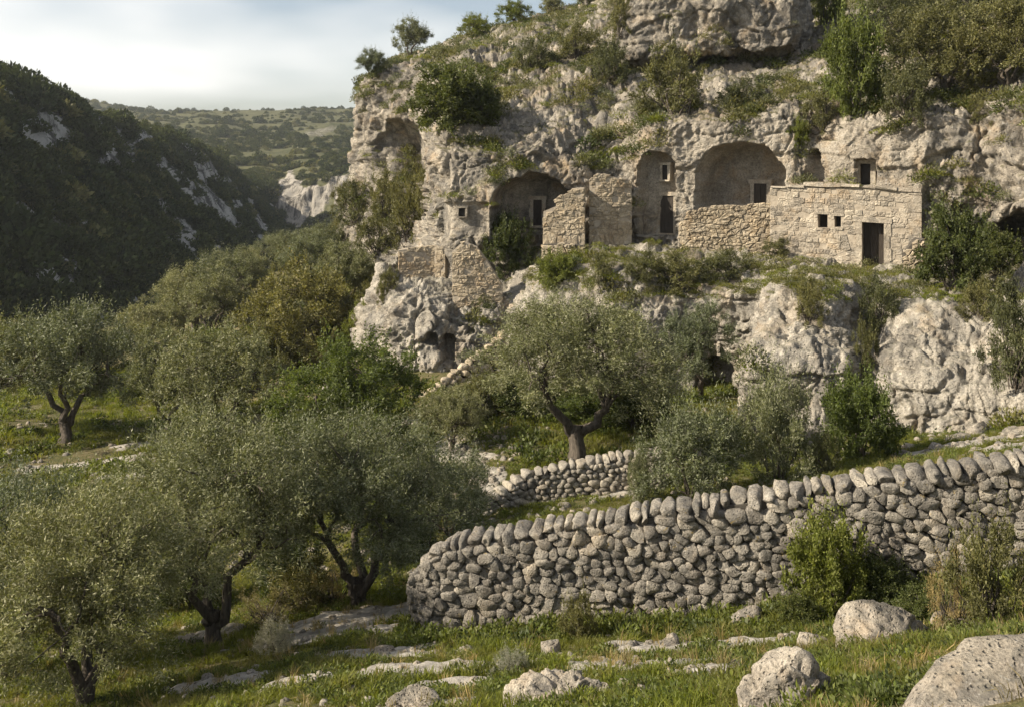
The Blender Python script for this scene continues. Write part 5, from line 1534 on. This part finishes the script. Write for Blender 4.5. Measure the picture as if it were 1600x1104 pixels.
# weeds thick along the foot of the foreground wall
ss = rs.uniform(0.8, FW.L, 1100); wx, wy = FW.at(ss)
off = np.abs(rs.normal(0, 0.35, len(ss))) + 0.16
wx = wx - 0.2 * off; wy = wy - off
p_, r_, s_ = lay(wx, wy, patch(wx, wy, 0.8, 44) > -0.18, 0.7, 1.7)
scatter('wall_foot_weeds', 'green weeds along the foot of the field wall', p_, r_, s_, wds[:1] + grs[1:2] + wds[1:])
x, y = spread(8000, 7, 45, 1.0)
rk = ground_rocky(x, y); pn = patch(x, y, 0.5, 101)
keep = ((rk > 0.35) | (pn > 0.25) | (rs.random(len(x)) < 0.4)) & ~((y > 38) & (x > -4))
x, y = np.concatenate([x[keep], rs.normal(-1.3, 0.55, 320)]), np.concatenate([y[keep], rs.uniform(23, 31, 320)])
p_, r_, s_ = lay(x, y, np.ones(len(x), bool), 0.02, 0.09, 0.6)
p_[-320:, 0] += (27 - p_[-320:, 1]) * -0.05
scatter('rubble', 'loose limestone rubble on the slabs and path', p_, r_, s_ * np.where(p_[:, 1] > 22, 1.8, 1.0), pbs)

# low plants on the ledges and upper slopes of the cliff
def ledge_points(n, only, cond, kk):
    out = []
    polys = []
    for o, V in only:
        nrm = np.zeros(len(V) * 3, np.float32); o.data.vertices.foreach_get('normal', nrm)
        nrm = nrm.reshape(-1, 3)
        px, py = to_px(V)
        m = (nrm[:, 2] > 0.35) & (px > 500) & (px < 1720) & (py > -60) & (py < 760) & cond(px, py, nrm, V)
        out.append(V[m])
    A = np.concatenate(out)
    w = A[:, 1] ** 2
    return A[rs.choice(len(A), min(n, len(A)), replace=False)]
sheets = []
for o in COL.objects:
    if o.name in ('cliff', 'upper_cliff', 'rock_terrace', 'rock_spur'):
        co = np.zeros(len(o.data.vertices) * 3, np.float32); o.data.vertices.foreach_get('co', co)
        sheets.append((o, co.reshape(-1, 3)))
sh1 = weed('scrub_tuft', 15, 260, 0.55, 0.5, 0.13, 0.05, M['brown_leaf'])
sh2 = weed('scrub_tuft', 16, 260, 0.5, 0.45, 0.12, 0.055, M['dark_leaf'])
sh3 = weed('scrub_tuft', 17, 240, 0.5, 0.4, 0.12, 0.03, M['olive'])
gl = weed('scrub_tuft', 18, 200, 0.5, 0.22, 0.12, 0.035, M['grass'])
A = ledge_points(2600, sheets, lambda px, py, n, V: (fbm(V * 0.35, 3, 120) > np.where(V[:, 2] < -3.2, 0.34, -0.02)) & (n[:, 2] > 0.5), 1)
scatter('ledge_scrub', 'low scrub and herbs covering the ledges and upper slopes', A - [0, 0, .05], np.stack([rs.normal(0, .2, len(A)), rs.normal(0, .2, len(A)), rs.uniform(0, 6.3, len(A))], 1), rs.uniform(0.35, 1.25, len(A)), [sh1, sh2, sh3, gl, sh1, gl])
A = ledge_points(1500, sheets[2:3] if sheets[2][0].name == 'rock_terrace' else [s for s in sheets if s[0].name == 'rock_terrace'], lambda px, py, n, V: (n[:, 2] > 0.6) & (py < 470) & (V[:, 2] > -5.3), 2)
scatter('terrace_grass', 'green grass and herbs on the terrace before the dwellings', A - [0, 0, .03], np.stack([rs.normal(0, .2, len(A)), rs.normal(0, .2, len(A)), rs.uniform(0, 6.3, len(A))], 1), rs.uniform(0.25, 0.65, len(A)), [gl, gl, sh1, gl])

# the scrub woods on the far slopes
w1 = weed('scrub_wood', 21, 420, 1.5, 1.7, 0.42, 0.26, M['wood_leaf'])
w2 = weed('scrub_wood', 22, 420, 1.9, 2.2, 0.5, 0.3, M['wood_leaf'])
w3 = weed('scrub_wood', 23, 380, 1.4, 1.3, 0.42, 0.26, M['brown_leaf'])
def wood(name, label, V, rk, n, smin, smax, cond, src):
    px, py = to_px(V)
    m = np.where((rk < 0.10) & (px > -160) & (px < 760) & cond(px, py, V))[0]
    w = V[m, 1] ** 1.0; w /= w.sum()
    i = rs.choice(m, min(n, len(m)), replace=False)
    A = V[i] + rs.normal(0, 0.6, (len(i), 3)) * [1, 1, 0.2]
    sc = rs.uniform(smin, smax, len(A)) * np.where(rs.random(len(A)) < 0.08, 1.7, 1.0)
    return scatter(name, label, A - [0, 0, .3], np.stack([rs.normal(0, .1, len(A)), rs.normal(0, .1, len(A)), rs.uniform(0, 6.3, len(A))], 1), sc, src)
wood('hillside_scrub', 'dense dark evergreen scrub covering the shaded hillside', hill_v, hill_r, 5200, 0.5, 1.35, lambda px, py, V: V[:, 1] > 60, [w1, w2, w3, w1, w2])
wood('plateau_scrub', 'scrub woodland on the far plateau', far_v, far_r, 9000, 0.6, 1.4, lambda px, py, V: fbm(V * 0.012, 3, 5) > -0.4, [w1, w3, w2])

# ------------------------------------------------------------------ the air between here and the far hills
hz = MB()
hz.box((-1500, -25, -48), (4500, 0, 0), (0, 1500, 0), (0, 0, 105))
t = NT('thin_haze')
pv = t.node('VolumePrincipled')
pv.inputs['Color'].default_value = (0.80, 0.86, 0.95, 1)
pv.inputs['Density'].default_value = 0.00016
pv.inputs['Anisotropy'].default_value = 0.2
t.lk(pv.outputs[0], t.out.inputs['Volume'])
link('haze', hz.mesh('haze', t.m), kind='stuff', label='thin haze over the valley')
